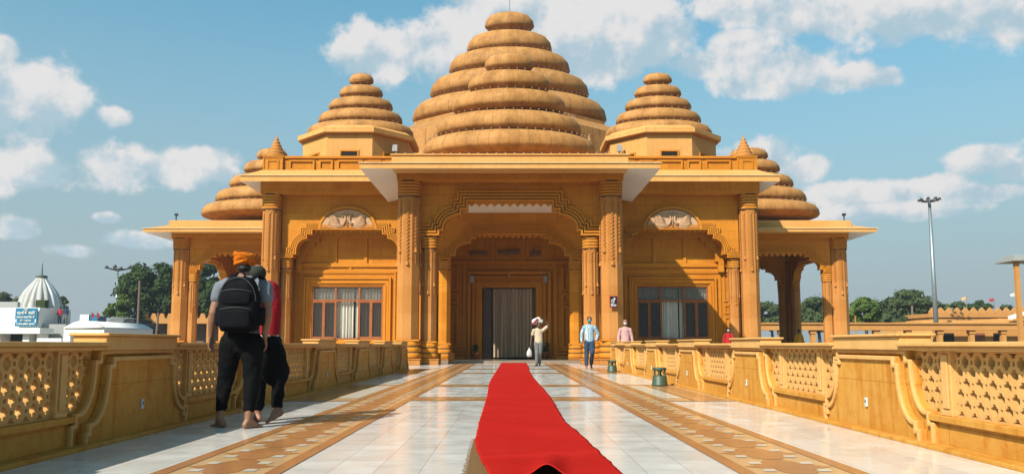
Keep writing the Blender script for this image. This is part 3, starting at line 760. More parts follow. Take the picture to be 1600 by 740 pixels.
# doorway: dark room, wooden leaf, curtain
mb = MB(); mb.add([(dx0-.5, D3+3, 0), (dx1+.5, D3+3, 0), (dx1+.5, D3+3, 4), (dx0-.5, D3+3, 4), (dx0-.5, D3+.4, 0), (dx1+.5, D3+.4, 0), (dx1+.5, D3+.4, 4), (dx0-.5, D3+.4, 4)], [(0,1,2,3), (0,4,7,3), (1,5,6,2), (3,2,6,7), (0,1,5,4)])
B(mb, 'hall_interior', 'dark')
mb = MB(); lx1 = X(768)
mb.box(dx0+.03, lx1, D3+.22, D3+.28, .12, dz1-.04)
for a, b in ((.3, 1.2), (1.35, 2.3), (2.45, 3.3)): frame(mb, dx0+.12, lx1-.08, a, b, .05, D3+.20, D3+.22)
mb.box(dx1-.14, dx1-.02, D3+.2, D3+.28, .12, dz1-.04); mb.box(dx0, dx1, D3+.16, D3+.3, dz1-.06, dz1)
dl = B(mb, 'door', 'wood_dark', bevel=.006)
mb = MB(); mb.tube([(lx1-.08, D3+.16, 1.25), (lx1-.08, D3+.13, 1.3), (lx1-.08, D3+.13, 1.55), (lx1-.08, D3+.16, 1.6)], .014); mb.build('handle', 'gold', dl, (0, 42, 0))
def curtain_mesh(x0, x1, z0, z1, D, mat, parent, folds, amp=.06, gap=None):
    mb = MB(); mb.smooth = True; n = folds*8; rows = 5; vs = []
    rnd = random.Random(int(x0*100))
    ph = [rnd.uniform(-.6, .6) for _ in range(folds+1)]
    for j in range(rows+1):
        z = z0+(z1-z0)*j/rows
        for i in range(n+1):
            t = i/n; k = t*folds
            a = amp*(1.2-.5*j/rows)*sin(2*pi*k+ph[int(k)]*1.5)+amp*.4*sin(2*pi*k*2.3+1)
            vs.append((x0+(x1-x0)*t+amp*.4*cos(2*pi*k*1.3), D+a, z))
    fs = [[j*(n+1)+i, j*(n+1)+i+1, (j+1)*(n+1)+i+1, (j+1)*(n+1)+i] for j in range(rows) for i in range(n)]
    mb.add(vs, fs); return mb.build('curtain', mat, parent, (0, 42, 0))
curtain_mesh(X(768.5), X(832), .20, dz1-.06, D3+.32, 'curtain_tan', T, 11, .09)

# lettering over the door
def text_mesh(txt, size, extrude=0.01, bevel=0.0):
    cu = bpy.data.curves.new('t', 'FONT'); cu.body = txt; cu.size = size; cu.extrude = extrude; cu.align_x = 'CENTER'
    cu.offset = bevel
    ob = bpy.data.objects.new('t', cu); COL.objects.link(ob)
    dg = bpy.context.evaluated_depsgraph_get(); me = bpy.data.meshes.new_from_object(ob.evaluated_get(dg))
    bpy.data.objects.remove(ob); bpy.data.curves.remove(cu); return me
def text_obj(name, txt, size, mat, cx, y, cz, width=None, parent=None, extrude=.01, offs=0.0, rotz=0.0):
    me = text_mesh(txt, size, extrude, offs); me.materials.clear(); me.materials.append(M[mat])
    xs = [v.co.x for v in me.vertices]; ys = [v.co.y for v in me.vertices]
    if not xs: return None
    mx, my = (min(xs)+max(xs))/2, (min(ys)+max(ys))/2
    k = width/(max(xs)-min(xs)) if width else 1
    for v in me.vertices: v.co = Vector(((v.co.x-mx)*k, -v.co.z, (v.co.y-my)*k))
    o = bpy.data.objects.new(name, me); COL.objects.link(o); off_ = Vector((0, 0, 0)); q = parent
    while q is not None: off_ += q.location; q = q.parent
    o.parent = parent; o.location = Vector((cx, y, cz))-off_; o.rotation_euler.z = rotz
    return o
for txt, a, b, cy_, hg in (('भगवान', 733, 762.5, 397, 0), ('वाल्मीिक', 777.5, 812.5, 395, 0), ('तीथ\u0930\u094d'.replace('\u0930\u094d', ''), 826.5, 845, 396, 0)):
    text_obj('lettering', txt, .6, 'letter', X((a+b)/2), D3-.10, Z(cy_), X(b)-X(a), T, .05, .0)
mb = MB(); hx, hz = X(840), Z(389)+.0
mb.tube([(hx+.18*cos(t), D3-.10, hz+.10*sin(t)) for t in [pi*1.0, pi*.8, pi*.6, pi*.4, pi*.2, 0, -.3]], .022, 6)
B(mb, 'lettering', 'letter')
for px_ in (738, 852):
    z0, z1 = Z(442), Z(431); w = .10
    mb = MB(); mb.box(X(px_)-w, X(px_)+w, D3-.40, D3-.22, z0, z1); o = mb.build('wall_speaker', 'grey_plastic', None, (X(px_), D3-.2, z0), bevel=.012)
    tag(o, 'small grey wall speaker at the %s top corner of the door surround' % ('left' if px_ < 797 else 'right'), 'wall speaker', 'grey speakers above the door')
mb = MB(); mb.ball((X(796), D3-.25, Z(431)), .055); mb.box(X(796)-.04, X(796)+.04, D3-.25, D3-.155, Z(431)+.03, Z(431)+.07)
tag(mb.build('security_camera', 'white_plastic', None, (X(796), D3-.2, Z(431))), 'tiny round white security camera centred above the doorway', 'camera')

# ---- wings
Dw = 39.85; Dwc = 39.2; De_w = 38.3
CXW = O(-254.5, 400, Dw)[0]*-1          # wing arch centre |X|
WO = -O(-392, 420, Dwc)[0]; WI = -O(-365, 420, Dwc)[0]
zwt = V(797, 302, Dwc).z; zwb1 = V(797, 283, Dwc+.1).z+.12
AW = arch_half([(84, 402.5), (84, 397), (79, 397), ('arc', 79, 392, 62, 372.6), (62, 366), (53.5, 366), (53.5, 359)], PX0+254.5, Dw)
Dn = 41.0
def frm(s):
    return lambda u, v, d: (s*u, d, v)
for s in (-1, 1):
    fr = frm(s)
    hw = (WO-WI)/2
    column(T, s*(WO+WI)/2, Dwc, hw, 0, zwt, zwt-V(797, 326, Dwc).z, .8, .27)
    xin = XO+.02
    arch_wall(T, AW, CXW, xin-.9, WI-.02, zwt+.3, Dw, Dw+.5, fr, bands=4, bw=.055, pr=.10, teeth=14)
    cs = -O(-355, 450, Dw)[0]; ce = -O(-344.5+.0, 450, Dw)[0]
    a_, b_ = -O(-361, 450, Dw)[0], -O(-344, 450, Dw)[0]
    column(T, s*(a_+b_)/2, Dw-.0, (a_-b_)/2, 0, AW[0][1], .5, .7, .2, nring=4)
    # inner wall with window hole
    wx0, wx1 = -O(-310, 480, Dn)[0], -O(-199, 480, Dn)[0]; wx0, wx1 = min(wx0, wx1), max(wx0, wx1)
    wz0, wz1 = V(797, 530, Dn).z, V(797, 446.5, Dn).z
    mb = MB(); top = zwt+.3
    for (p, q, r_, t) in ((xin-.9, wx0, 0, top), (wx1, WI+.2, 0, top), (wx0, wx1, 0, wz0), (wx0, wx1, wz1, top)):
        mb.prism([(p, r_), (q, r_), (q, t), (p, t)], Dn, Dn+.35, fr)
    iw = B(mb, 'window_wall', 'wall')
    mb = MB()
    zz = lambda py: V(797, py, Dn).z
    xx = lambda off: -O(-off, 450, Dn)[0]
    frame(mb, wx0-.42, wx1+.42, .3, zz(433), .10, Dn-.13, Dn+.01, fr, bottom=False)
    frame(mb, wx0-.30, wx1+.30, .3, zz(436.5), .22, Dn-.06, Dn+.01, fr, bottom=False)
    frame(mb, wx0-.66, wx1+.66, .3, zz(425), .07, Dn-.05, Dn+.01, fr, bottom=False)
    mb.prism([(xin-.5, zz(417)), (WI, zz(417)), (WI, zz(411)), (xin-.5, zz(411))], Dn-.09, Dn+.01, fr)
    mb.prism([(xin-.5, zz(425)), (WI, zz(425)), (WI, zz(421.5)), (xin-.5, zz(421.5))], Dn-.06, Dn+.01, fr)
    for off in (226, 273.5): mb.prism([(xx(off)-.08, zz(411)), (xx(off)+.08, zz(411)), (xx(off)+.08, zz(360)), (xx(off)-.08, zz(360))], Dn-.08, Dn+.01, fr)
    mb.prism([(xx(250)-.07, zz(421.5)), (xx(250)+.07, zz(421.5)), (xx(250)+.07, zz(417)), (xx(250)-.07, zz(417))], Dn-.06, Dn+.01, fr)
    xq = wx1+.80
    for (a, b) in ((.5, zz(495)), (zz(490), zz(476)), (zz(471), zz(428))): frame(mb, xq, xq+.52, a, b, .07, Dn-.05, Dn+.01, fr)
    B(mb, 'wall_moulding', 'trim', bevel=.006)
    mb = MB()
    for i in range(30):
        t = i/29.; z = wz0+(wz1-wz0)*t
        for xq in (wx0-.15, wx1+.15): mb.bead((s*xq, Dn-.065, z), .045)
    for i in range(40): mb.bead((s*(wx0-.1+(wx1-wx0+.2)*i/39.), Dn-.065, wz1+.15), .045)
    B(mb, 'window_carving', 'trim')
    # blind lower lobed arch against the inner wall
    Ah = [(a*.93, z-.28) for a, z in AW]
    full = [(CXW-a, z) for a, z in Ah]+[(CXW+a, z) for a, z in Ah[::-1]]
    mb = MB(); mb.prism(dd([(CXW-AW[0][0]-.25, Ah[0][1]-.35)]+[(full[0][0], Ah[0][1]-.35)]+full+[(full[-1][0], Ah[0][1]-.35), (CXW+AW[0][0]+.1, Ah[0][1]-.35), (CXW+AW[0][0]+.1, top-.6), (CXW-AW[0][0]-.25, top-.6)]), Dn-.25, Dn+.0, fr)
    B(mb, 'blind_arch', 'wall')
    # window
    wf = MB(); t = .075; d0, d1 = Dn+.04, Dn+.16
    frame(wf, wx0, wx1, wz0, wz1, t, d0, d1, fr)
    W3 = (wx1-wx0)/3; zt_ = V(797, 469, Dn).z
    for k in (1, 2): wf.prism([(wx0+W3*k-.05, wz0), (wx0+W3*k+.05, wz0), (wx0+W3*k+.05, wz1), (wx0+W3*k-.05, wz1)], d0, d1, fr)
    wf.prism([(wx0, zt_-.05), (wx1, zt_-.05), (wx1, zt_+.05), (wx0, zt_+.05)], d0+.002, d1-.002, fr)
    for k in (0, 2):
        xa_, xb_ = wx0+W3*k+.05, wx0+W3*(k+1)-.05
        m_ = (xa_+xb_)/2
        wf.prism([(m_-.075, wz0), (m_+.075, wz0), (m_+.075, zt_-.05), (m_-.075, zt_-.05)], d0+.01, d1-.01, fr)
        wf.prism([(xa_, wz0+.07), (xb_, wz0+.07), (xb_, wz0+.15), (xa_, wz0+.15)], d0+.012, d1-.012, fr)
        wf.prism([(xa_, zt_-.12), (xb_, zt_-.12), (xb_, zt_-.05), (xa_, zt_-.05)], d0+.012, d1-.012, fr)
    win = wf.build('window', 'wood', T, (0, 42, 0), bevel=.006)
    for k in range(3):
        xa_, xb_ = wx0+W3*k+.04, wx0+W3*(k+1)-.04
        for (a, b, mt) in ((wz0+.02, zt_-.02, 'glassc' if k == 1 else 'glassd'), (zt_+.02, wz1-.02, 'glassh')):
            mb = MB(); mb.prism([(xa_, a), (xb_, a), (xb_, b), (xa_, b)], Dn+.09, Dn+.10, fr); mb.build('pane', mt, win, (0, 42, 0))
    xs_ = sorted((s*(wx0+.02), s*(wx1-.02)))
    curtain_mesh(xs_[0], xs_[0]+(xs_[1]-xs_[0])*.58, wz0+.02, wz1-.02, Dn+.30, 'curtain', win, 13, .05)
    curtain_mesh(xs_[0]+(xs_[1]-xs_[0])*.60, xs_[1], wz0+.02, wz1-.02, Dn+.30, 'curtain', win, 9, .05)
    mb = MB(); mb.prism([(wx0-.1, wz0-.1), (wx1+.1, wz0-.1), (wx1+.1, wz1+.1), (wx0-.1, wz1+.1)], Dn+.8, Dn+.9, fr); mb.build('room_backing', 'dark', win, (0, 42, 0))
    # beam above, medallion
    mb = MB(); mb.prism([(XO-.6, zwt), (WO+.05, zwt), (WO+.05, zwb1), (XO-.6, zwb1)], Dwc-.06, Dwc+.75, fr); B(mb, 'beam', 'wall')
    mz0 = V(797, 357.5, Dw).z; mh = V(797, 328, Dw).z-mz0; mw = 41*Dw/F
    mb = MB(); pl = [(CXW+mw*cos(pi*i/24), mz0+mh*sin(pi*i/24)) for i in range(25)]
    mb.prism(pl, Dw-.10, Dw+.01, fr)
    md = B(mb, 'relief_medallion', 'relief')
    mb = MB(); inn = [(CXW+(mw+.05)*cos(pi*i/24), mz0+(mh+.05)*sin(pi*i/24)) for i in range(25)]; ou = [(CXW+(mw+.16)*cos(pi*i/24), mz0+(mh+.16)*sin(pi*i/24)) for i in range(25)]
    mb.strip(inn, ou, Dw-.13, Dw+.01, fr); B(mb, 'arch_moulding', 'trim')
    mb = MB(); mb.smooth = True
    for q in (-1, 1):         # two facing swans in relief
        P_ = lambda u, v, d=-.11: fr(CXW+q*u, mz0+v, Dw+d)
        mb.ball(P_(.52, .25), (.40, .07, .19), 16, 10)
        mb.tube([P_(.26, .20), P_(.13, .30, -.13), P_(.09, .46, -.14), P_(.12, .62, -.14), P_(.21, .68, -.14), P_(.27, .60, -.14)], [.10, .07, .055, .055, .055, .03], 8)
        for k in range(5):      # wing feathers sweeping outwards
            e = k*.085
            mb.tube([P_(.34+.02*k, .22+e*.6, -.15), P_(.58+.03*k, .30+e, -.16), P_(.80+.02*k, .30+e*.8, -.14), P_(.98-.03*k, .22+e*.9, -.12)], [.03, .045, .035, .015], 6)
        mb.tube([P_(.25, .08), P_(.60, .04), P_(1.0, .10)], [.03, .035, .02], 6)
    mb.tube([fr(CXW, mz0+.1, Dw-.12), fr(CXW, mz0+.70, Dw-.12), fr(CXW, mz0+.88, Dw-.10)], [.05, .035, .01], 6)
    mb.build('swan_carving', 'relief', md, (0, 42, 0))

# wing body (behind the arch recess) and core
top = zwb1
mb = MB(); mb.box(-WO+.1, -XO-.05, Dn+.9, 46, 0, top-.05); mb.box(WO-.1, XO+.05, Dn+.9, 46, 0, top-.05); mb.box(-9.8, 9.8, 46, 68, 0, top-.05)
for s in (-1, 1):
    mb.box(s*(WO-.35), s*(WO-.1), Dwc+.8, Dn+.9, 0, top-.05)
    mb.box(s*XO, s*(XO-.4), Da+1.2, 41, zbeam0-.3, zbeam1+.2)
B(mb, 'building_body', 'wall')

# ---- eaves (sloping slabs) ----
def eave(parent, x0, x1, y0, y1, ov, ovf, zo, zi, th, sides='lfr', name='eave'):
    """inner rectangle x0..x1,y0..y1; outer edge ov out; underside plaster, rim stone"""
    mb = MB()
    I = [(x0, y1), (x0, y0), (x1, y0), (x1, y1)]; Ou = [(x0-ov, y1), (x0-ov, y0-ovf), (x1+ov, y0-ovf), (x1+ov, y1)]
    vs = [(a, b, zi) for a, b in I]+[(a, b, zo) for a, b in Ou]+[(a, b, zi+th*1.6) for a, b in I]+[(a, b, zo+th) for a, b in Ou]
    f_under = [(0, 1, 5, 4), (1, 2, 6, 5), (2, 3, 7, 6)]
    f_oth = [(4, 5, 13, 12), (5, 6, 14, 13), (6, 7, 15, 14), (8, 12, 13, 9), (9, 13, 14, 10), (10, 14, 15, 11), (8, 9, 1, 0), (9, 10, 2, 1), (10, 11, 3, 2), (0, 4, 12, 8), (3, 11, 15, 7)]
    mb.add(vs, f_oth); mb.cur = 1; o = len(mb.v); mb.v += vs
    for f in f_under: mb.f.append([o+i for i in f]); mb.mi.append(1); mb.sm.append(False)
    ev = mb.build(name, ['fascia', 'plaster'], parent, (0, 42, 0))
    mb = MB(); l = .05; h0, h1 = zo+th*.98, zo+th*.98+.04
    mb.box(x0-ov-l, x1+ov+l, y0-ovf-l, y0-ovf+.3, h0, h1); mb.box(x0-ov-l, x0-ov+.3, y0-ovf+.3, y1, h0, h1); mb.box(x1+ov-.3, x1+ov+l, y0-ovf+.3, y1, h0, h1)
    mb.build('eave_lip', 'fascia_light', ev, (0, 42, 0))
    return ev
# portal canopy
De = 32.1
zo = V(797, 263, De).z; zth = V(797, 255, De).z-zo
ovx = -O(-235, 260, De)[0]-XO
eave(T, -XO, XO, Dc-.02, Dw+.6, ovx, Dc-De, zo, zbeam1, zth)
px1 = -O(-185, 250, De+.5)[0]; pz1 = V(797, 240.5, De+.5).z
mb = MB(); mb.box(-px1, px1, De+.5, Dw+.9, zo+zth*.5, pz1-.06); mb.box(-px1-.05, px1+.05, De+.44, Dw+.9, pz1-.06, pz1)
B(mb, 'roof_slab', 'fascia', bevel=.01)
# wing eaves
zow = V(797, 283.3, De_w).z; thw = V(797, 274.5, De_w).z-zow
ovw = -O(-421, 280, De_w)[0]-WO
eave(T, -WO, WO, Dwc-.02, 46, ovw, Dwc-De_w, zow, zwb1-.02, thw)
mb = MB(); mb.box(-WO, WO, Dwc+.2, 46, zow+thw*.6, zow+thw+.12); mb.box(-9.8, 9.8, 46, 68, zow+thw*.6, zow+thw+.12); B(mb, 'roof_slab', 'fascia')
# parapet
Dp = 39.3; zp0 = V(797, 271.5, Dp).z; zp1 = V(797, 243.5, Dp).z
PXO = -O(-386, 260, Dp)[0]; PXI = -O(-355, 260, Dp)[0]
mb = MB()
mb.box(-PXI, PXI, Dp+.10, Dp+.35, zp0, zp1-.02)
for s in (-1, 1):
    mb.box(s*(PXI-.1), s*(PXI-.35), Dp+.35, 46, zp0, zp1-.08)
B(mb, 'parapet', 'wall')
mb = MB(); mb.box(-PXI, PXI, Dp+.0, Dp+.42, zp1-.12, zp1); mb.box(-PXI, PXI, Dp+.03, Dp+.40, zp0, zp0+.12)
B(mb, 'parapet_coping', 'trim', bevel=.01)
mb = MB()
for s in (-1, 1):
    x = PXI-.30; wide = True
    while x > 4.5:
        w = 1.28 if wide else .70
        frame(mb, *sorted((s*(x-w), s*x)), zp0+.20, zp1-.20, .09, Dp+.02, Dp+.11)
        x -= w+.22; wide = not wide
B(mb, 'parapet_panel', 'trim', bevel=.006)
def finial(parent, cx, cy, z, hw, h, mat='pale'):
    mb = MB(); mb.smooth = True; pr = [(hw, 0)]; n = 6
    for k in range(n):
        r0 = hw*(1.0-.155*k); z0 = h*.88*k/n
        for t in (0.0, .25, .5, .75, 1.0): pr.append((r0-hw*.12+hw*.12*sin(pi*min(1, t+.12)), z0+h*.88/n*t))
    pr += [(hw*.06, h*.90), (hw*.04, h)]
    mb.lathe(pr, (cx, cy, z), 24); return mb.build('finial', mat, parent, (cx, cy, z))
for s in (-1, 1):
    mb = MB(); cxp = s*(PXO+PXI)/2; hwp = (PXO-PXI)/2
    mb.box(cxp-hwp, cxp+hwp, Dp, Dp+2*hwp, zp0, zp1-.06)
    frame(mb, cxp-hwp*.6, cxp+hwp*.6, zp0+.2, zp1-.2, .08, Dp-.04, Dp+.01); frame(mb, cxp-hwp, cxp+hwp, zp0+.02, zp1-.06, .06, Dp-.03, Dp+.01)
    mb.box(cxp-hwp-.05, cxp+hwp+.05, Dp-.05, Dp+2*hwp+.05, zp1-.06, zp1)
    B(mb, 'parapet_post', 'wall', bevel=.01)
    finial(T, cxp, Dp+hwp, zp1, hwp*1.0, V(797, 211, Dp+hwp).z-zp1)

# ---- domes
def dome(name, cxpx, Dd, rings, sy, label_mat='dome', drum=None, bulbs=True, root_z=None):
    xc = V(cxpx, rings[-1][1], Dd).x; 
    zs = [V(cxpx, r[1], Dd).z for r in rings]
    loc = (xc, Dd, zs[-1])
    prev = None; base = None
    core = MB(); prof = []
    data = []
    for (hw, py, ht) in rings:
        p = V(cxpx+hw, py, Dd); Rr = p.x-xc; a = ht*Dd/F*.90
        data.append((Rr, p.z, a))
    for Rr, z, a in data[::-1]: prof.append((max(.05, Rr-a*2.1), z-a*1.0)); prof.append((max(.05, Rr-a*2.0), z+a*1.15))
    core.smooth = False; core.lathe(prof, (xc, Dd, 0), 64, sy=sy)
    body = core.build(name, 'dome', T, loc)
    bl = MB()
    for Rr, z, a in data:
        mb = MB(); mb.smooth = True; n = 72; m = 14; vs = []
        for i in range(n):
            t = 2*pi*i/n
            for j in range(m):
                ph = 2*pi*j/m; e = abs(cos(ph))**(.85 if sin(ph) >= 0 else 1.0)*(1 if cos(ph) > 0 else -1)
                w_ = 1.5 if sin(ph) >= 0 else 2.3; rr = Rr-a*w_+a*w_*e; zz_ = z-.30*a+a*(1.32 if sin(ph) >= 0 else .62)*sin(ph)
                vs.append((xc+rr*cos(t), Dd+rr*sin(t)*sy, zz_))
        fs = [[i*m+j, i*m+(j+1) % m, ((i+1) % n)*m+(j+1) % m, ((i+1) % n)*m+j] for i in range(n) for j in range(m)]
        mb.add(vs, fs)
        # top caps for the topmost ring
        if (Rr, z, a) == data[0]:
            mb.lathe([(Rr-a*1.2, a*.6), (Rr*.6, a*.92), (Rr*.2, a*1.05), (.02, a*1.08)], (xc, Dd, z), 72, sy=sy, cap=False)
        mb.build('ring', 'dome', body, (xc, Dd, z-a))
        nb = max(16, int(Rr*14))
        for i in range(nb):
            t = 2*pi*i/nb; rr = Rr-a*.55; bl.bead((xc+rr*cos(t), Dd+rr*sin(t)*sy, z+a*.93+.03), .032)
    o = bl.build('string_lights', 'bulb', body, loc); o['kind'] = 'stuff'
    return body, xc, data
dome('dome', 795.5, 38.6, [(38.5,101,15),(64.5,133,17.5),(89,167,18.5),(113.5,204,19),(136,237,19)], .62)
big, bxc, bd = dome('dome', 796, 56, [(38.7,38,17),(66.5,74,20),(94.5,107,20.5),(124,144,21.5),(151.5,183,23)], .62)
mb = MB(); zz0 = bd[-1][1]-bd[-1][2]
mb.lathe([(bd[-1][0]*1.5, zow+.5), (bd[-1][0]*1.45, zz0-1.6), (bd[-1][0]*1.02, zz0-.25), (bd[-1][0]*1.02, zz0-.02), (bd[-1][0]*.8, zz0+.3)], (bxc, 56, 0), 8, ph=pi/8, sy=.8)
mb.build('drum', 'dome', T, (bxc, 56, zow))
mb = MB(); mb.tube([(bxc, 56, bd[0][1]+.5), (bxc, 56, V(797, -14, 56).z)], .03, 6); mb.build('spire_rod', 'steel', T, (bxc, 56, bd[0][1]))
for s, cxd in ((-1, 563), (1, 1029)):
    b_, xc, d = dome('dome', cxd, 43.6, [(21,125,10),(35.5,146,11),(51,167,11.5),(66,188,12),(83.5,210,13.5)], .62)
    R5 = d[-1][0]; zb = d[-1][1]-d[-1][2]*.8
    mb = MB(); c8 = 1/cos(pi/8)
    mb.lathe([(R5*1.0*c8, zb-.42), (R5*1.05*c8, zb-.36), (R5*1.05*c8, zb-.12), (R5*1.0*c8, zb-.08), (R5*.9*c8, zb+.12)], (xc, 43.6, 0), 8, ph=pi/8)
    mb.lathe([(R5*.96*c8, zow+.3), (R5*.96*c8, zb-.40)], (xc, 43.6, 0), 8, ph=pi/8)
    dr = mb.build('drum', 'fascia', T, (xc, 43.6, zow))
    for k in (-1, 0, 1):
        a = -pi/2+k*pi/4; r_ = R5*.96
        def fq(u, v, dd_): return (xc+cos(a)*(r_+dd_)-sin(a)*u, 43.6+sin(a)*(r_+dd_)+cos(a)*u, v)
        zv = V(797, 233.5, 43.6-R5).z
        mb = MB(); frame(mb, -.5, .5, zv-1.0, zv, .08, -.02, .05, fq); vf = mb.build('vent_window', 'trim', dr, (xc, 43.6, zow))
        mb = MB(); mb.prism([(-.43, zv-.95), (.43, zv-.95), (.43, zv-.07), (-.43, zv-.07)], -.01, .012, fq); mb.build('opening', 'dark', vf, (xc, 43.6, zow))
# small roof finials beside the front dome
for px_ in (671, 921):
    p = V(px_, 236, 42.5); finial(T, p.x, 42.5, p.z-.9, 17*42.5/F*.95, V(797, 209, 42.5).z-p.z+.9, 'dome')

# ---- corner pavilions
Dv = 43.9; Db = 51.2
VO = -O(-532, 460, Dv)[0]; VI = -O(-507, 460, Dv)[0]; hv = (VO-VI)/2
zvt = V(797, 371, Dv).z; De_v = 42.6
zov = V(797, 362, De_v).z; thv = V(797, 357, De_v).z-zov
CV = V(1203, 420, Dv+.3).x
AV = arch_half([(84, 425.5), (84, 421), (79, 421), ('arc', 79, 417, 62, 406), (62, 401), (54, 401), (54, 395)], 1203, Dv+.3)
for s in (-1, 1):
    fr = frm(s)
    for Dq in (Dv, Db):
        column(T, s*(VO+VI)/2, Dq, hv, 0, zvt, .62, .8, .27)
        fl = 1 if Dq == Dv else -1
        arch_wall(T, AV, CV, CV-4.2, VI-.02, zvt-.001, Dq+.3, Dq+.7, fr, bands=4, bw=.06, teeth=12, pr=.05)
        a_, b_ = CV+AV[0][0]+.02, CV+AV[0][0]+.52
        column(T, s*(a_+b_)/2, Dq+.28, .26, 0, AV[0][1], .5, .7, .2, nring=4, chains=(Dq == Dv))
        column(T, s*(CV-AV[0][0]-.28), Dq+.28, .26, 0, AV[0][1], .5, .7, .2, nring=4, chains=False)
    # outer side arch
    cyv = (Dv+Db+2*hv)/2
    frs = lambda u, v, d, s=s: (s*d, u, v)
    k_ = min(1.0, (cyv-Dv-2*hv-.55)/AV[0][0])
    AS = [(a*k_, z) for a, z in AV]
    arch_wall(T, AS, cyv, Dv+2*hv, Db, zvt-.002, VO-.35, VO-.75, frs, bands=4, bw=.06, teeth=12, pr=.05)
    for q in (-1, 1): column(T, s*(VO-.55), cyv+q*(AS[0][0]+.28)-.26, .26, 0, AV[0][1], .5, .7, .2, nring=4, chains=False)
    mb = MB(); zb1 = V(797, 362, Dv).z+.15
    mb.prism([(WO-.1, zvt), (VO+.02, zvt), (VO+.02, zb1), (WO-.1, zb1)], Dv-.05, Dv+.8, fr)
    mb.prism([(9.8, zvt), (VO+.02, zvt), (VO+.02, zb1), (9.8, zb1)], Db, Db+2*hv, fr)
    mb.prism([(VO-.85, zvt), (VO+.02, zvt), (VO+.02, zb1), (VO-.85, zb1)], Dv+.8, Db, fr)
    B(mb, 'beam', 'wall')
    mb = MB(); mb.prism([(9.8, zb1-.3), (VO-.86, zb1-.3), (VO-.86, zb1-.15), (9.8, zb1-.15)], Dv+.8, Db, fr); B(mb, 'pavilion_ceiling', 'wall')
    ovv = -O(-573, 360, De_v)[0]-VO
    eave(T, *(sorted((s*9.8, s*VO))), Dv-.02, Db+2*hv, ovv, Dv-De_v, zov, zb1-.02, thv)
    px2 = -O(-533, 350, De_v+.5)[0]; zt2 = V(797, 344, De_v+.5).z
    mb = MB(); mb.prism([(9.8, zov+thv*.5), (px2, zov+thv*.5), (px2, zt2), (9.8, zt2)], De_v+.5, Db+2*hv+.5, fr); B(mb, 'roof_slab', 'fascia', bevel=.01)
    mb = MB(); mb.tube([fr(px2-.25, zt2, De_v+.8), fr(px2-.25, zt2+.32, De_v+.8)], .035); mb.box(s*(px2-.33), s*(px2-.17), De_v+.72, De_v+.88, zt2+.30, zt2+.42); mb.build('roof_lamp', 'black_metal', T, (0, 42, 0))
    c_px = 422.5 if s < 0 else 1172.5
    dome('dome', c_px, 47.4, [(27,243,10.5),(45,264,12),(65.5,288,12.5),(85,311.5,13.5),(104.5,334,13)], .75)
# floodlights on the roof
for s, px_ in ((-1, 617), (1, 968)):
    p = V(px_, 237, 41.5)
    mb = MB(); mb.box(p.x-.14, p.x+.14, 41.4, 41.55, p.z, p.z+.36); mb.box(p.x-.03, p.x+.03, 41.5, 41.6, p.z-1.4, p.z)
    o = mb.build('floodlight', 'grey_plastic', None, (p.x, 41.5, p.z-1.4), bevel=.01); tag(o, 'small grey floodlight on the roof beside the %s ringed dome' % ('left' if s < 0 else 'right'), 'floodlight', 'roof floodlights')
mb = MB()
for i in range(26): mb.bead((-px1+2*px1*(i+.5)/26, De+.5, pz1+.03), .035)
B(mb, 'string_lights', 'bulb')['kind'] = 'stuff'

# ------------------------------------------------------------------ carpet and mat
rows_ = [(567,783,822),(573,780,826),(580,775.6,827.5),(590,769,833),(600,764,842),(610,762.5,851),(621,761,860),(640,755,871),(660,749,883),(680,744.5,905),(690,742,917),(700,743,927),(720,750,946),(752,766,978)]
tab = []
for py, a, b in rows_:
    p = GX(a, py); q = GX(b, py); tab.append((p.y, p.x, q.x))
tab.sort()
def edge(y):
    if y <= tab[0][0]: return tab[0][1:]
    for i in range(len(tab)-1):
        if tab[i][0] <= y <= tab[i+1][0]:
            t = (y-tab[i][0])/(tab[i+1][0]-tab[i][0]); return (tab[i][1]*(1-t)+tab[i+1][1]*t, tab[i][2]*(1-t)+tab[i+1][2]*t)
    return tab[-1][1:]
def carpet_z(x, y, t):
    z = .014+.004*mnoise.noise(Vector((x*2.2, y*.8, 1)))
    z += .010*max(0, sin(y*1.7+x*1.5))**6
    q = max(0, 1-(y-5.1)/1.2)                 # the loose near end
    cx = GX(855, 743).x+.10*(y-5.3)
    z += q**1.3*.080*math.exp(-((x-cx-.01)/.092)**2)
    fl = 6.2+.35*(t-.5)-y                        # slack fold running across
    z += .014*max(0, min(1, fl/.5))*(1-.3*t)+.012*math.exp(-(fl/.10)**2)
    return z
mb = MB(); mb.smooth = True; ys = []
y = tab[0][0]
while y < tab[-1][0]: ys.append(y); y += .035 if y < 6.8 else (.12 if y < 14 else .4)
ys.append(tab[-1][0]); nx = 44; vs = []
for y in ys:
    a, b = edge(y)
    wob = .006*sin(y*9)+.006*sin(y*23+2) if y > 5.4 else 0
    for i in range(nx+1):
        t = i/nx; x = a+(b-a)*t+wob*(t-.4)
        vs.append((x, y, carpet_z(x, y, t)))
fs = [[j*(nx+1)+i, j*(nx+1)+i+1, (j+1)*(nx+1)+i+1, (j+1)*(nx+1)+i] for j in range(len(ys)-1) for i in range(nx)]
mb.add(vs, fs); cp = mb.build('carpet', 'carpet', None, (0, 6, 0))
so = cp.modifiers.new('thick', 'SOLIDIFY'); so.thickness = .007; so.offset = -1
tag(cp, 'long wavy red carpet runner laid along the middle of the walkway to the temple', 'carpet')
pts = [GX(*p) for p in ((741,686),(737,700),(734,712),(733,722),(729,735),(728,748),(800,748),(778,735),(770,712),(750,690))]
mb = MB(); mb.prism([(p.x, p.y) for p in pts], .016, .022, lambda u, v, d: (u, v, d)); 
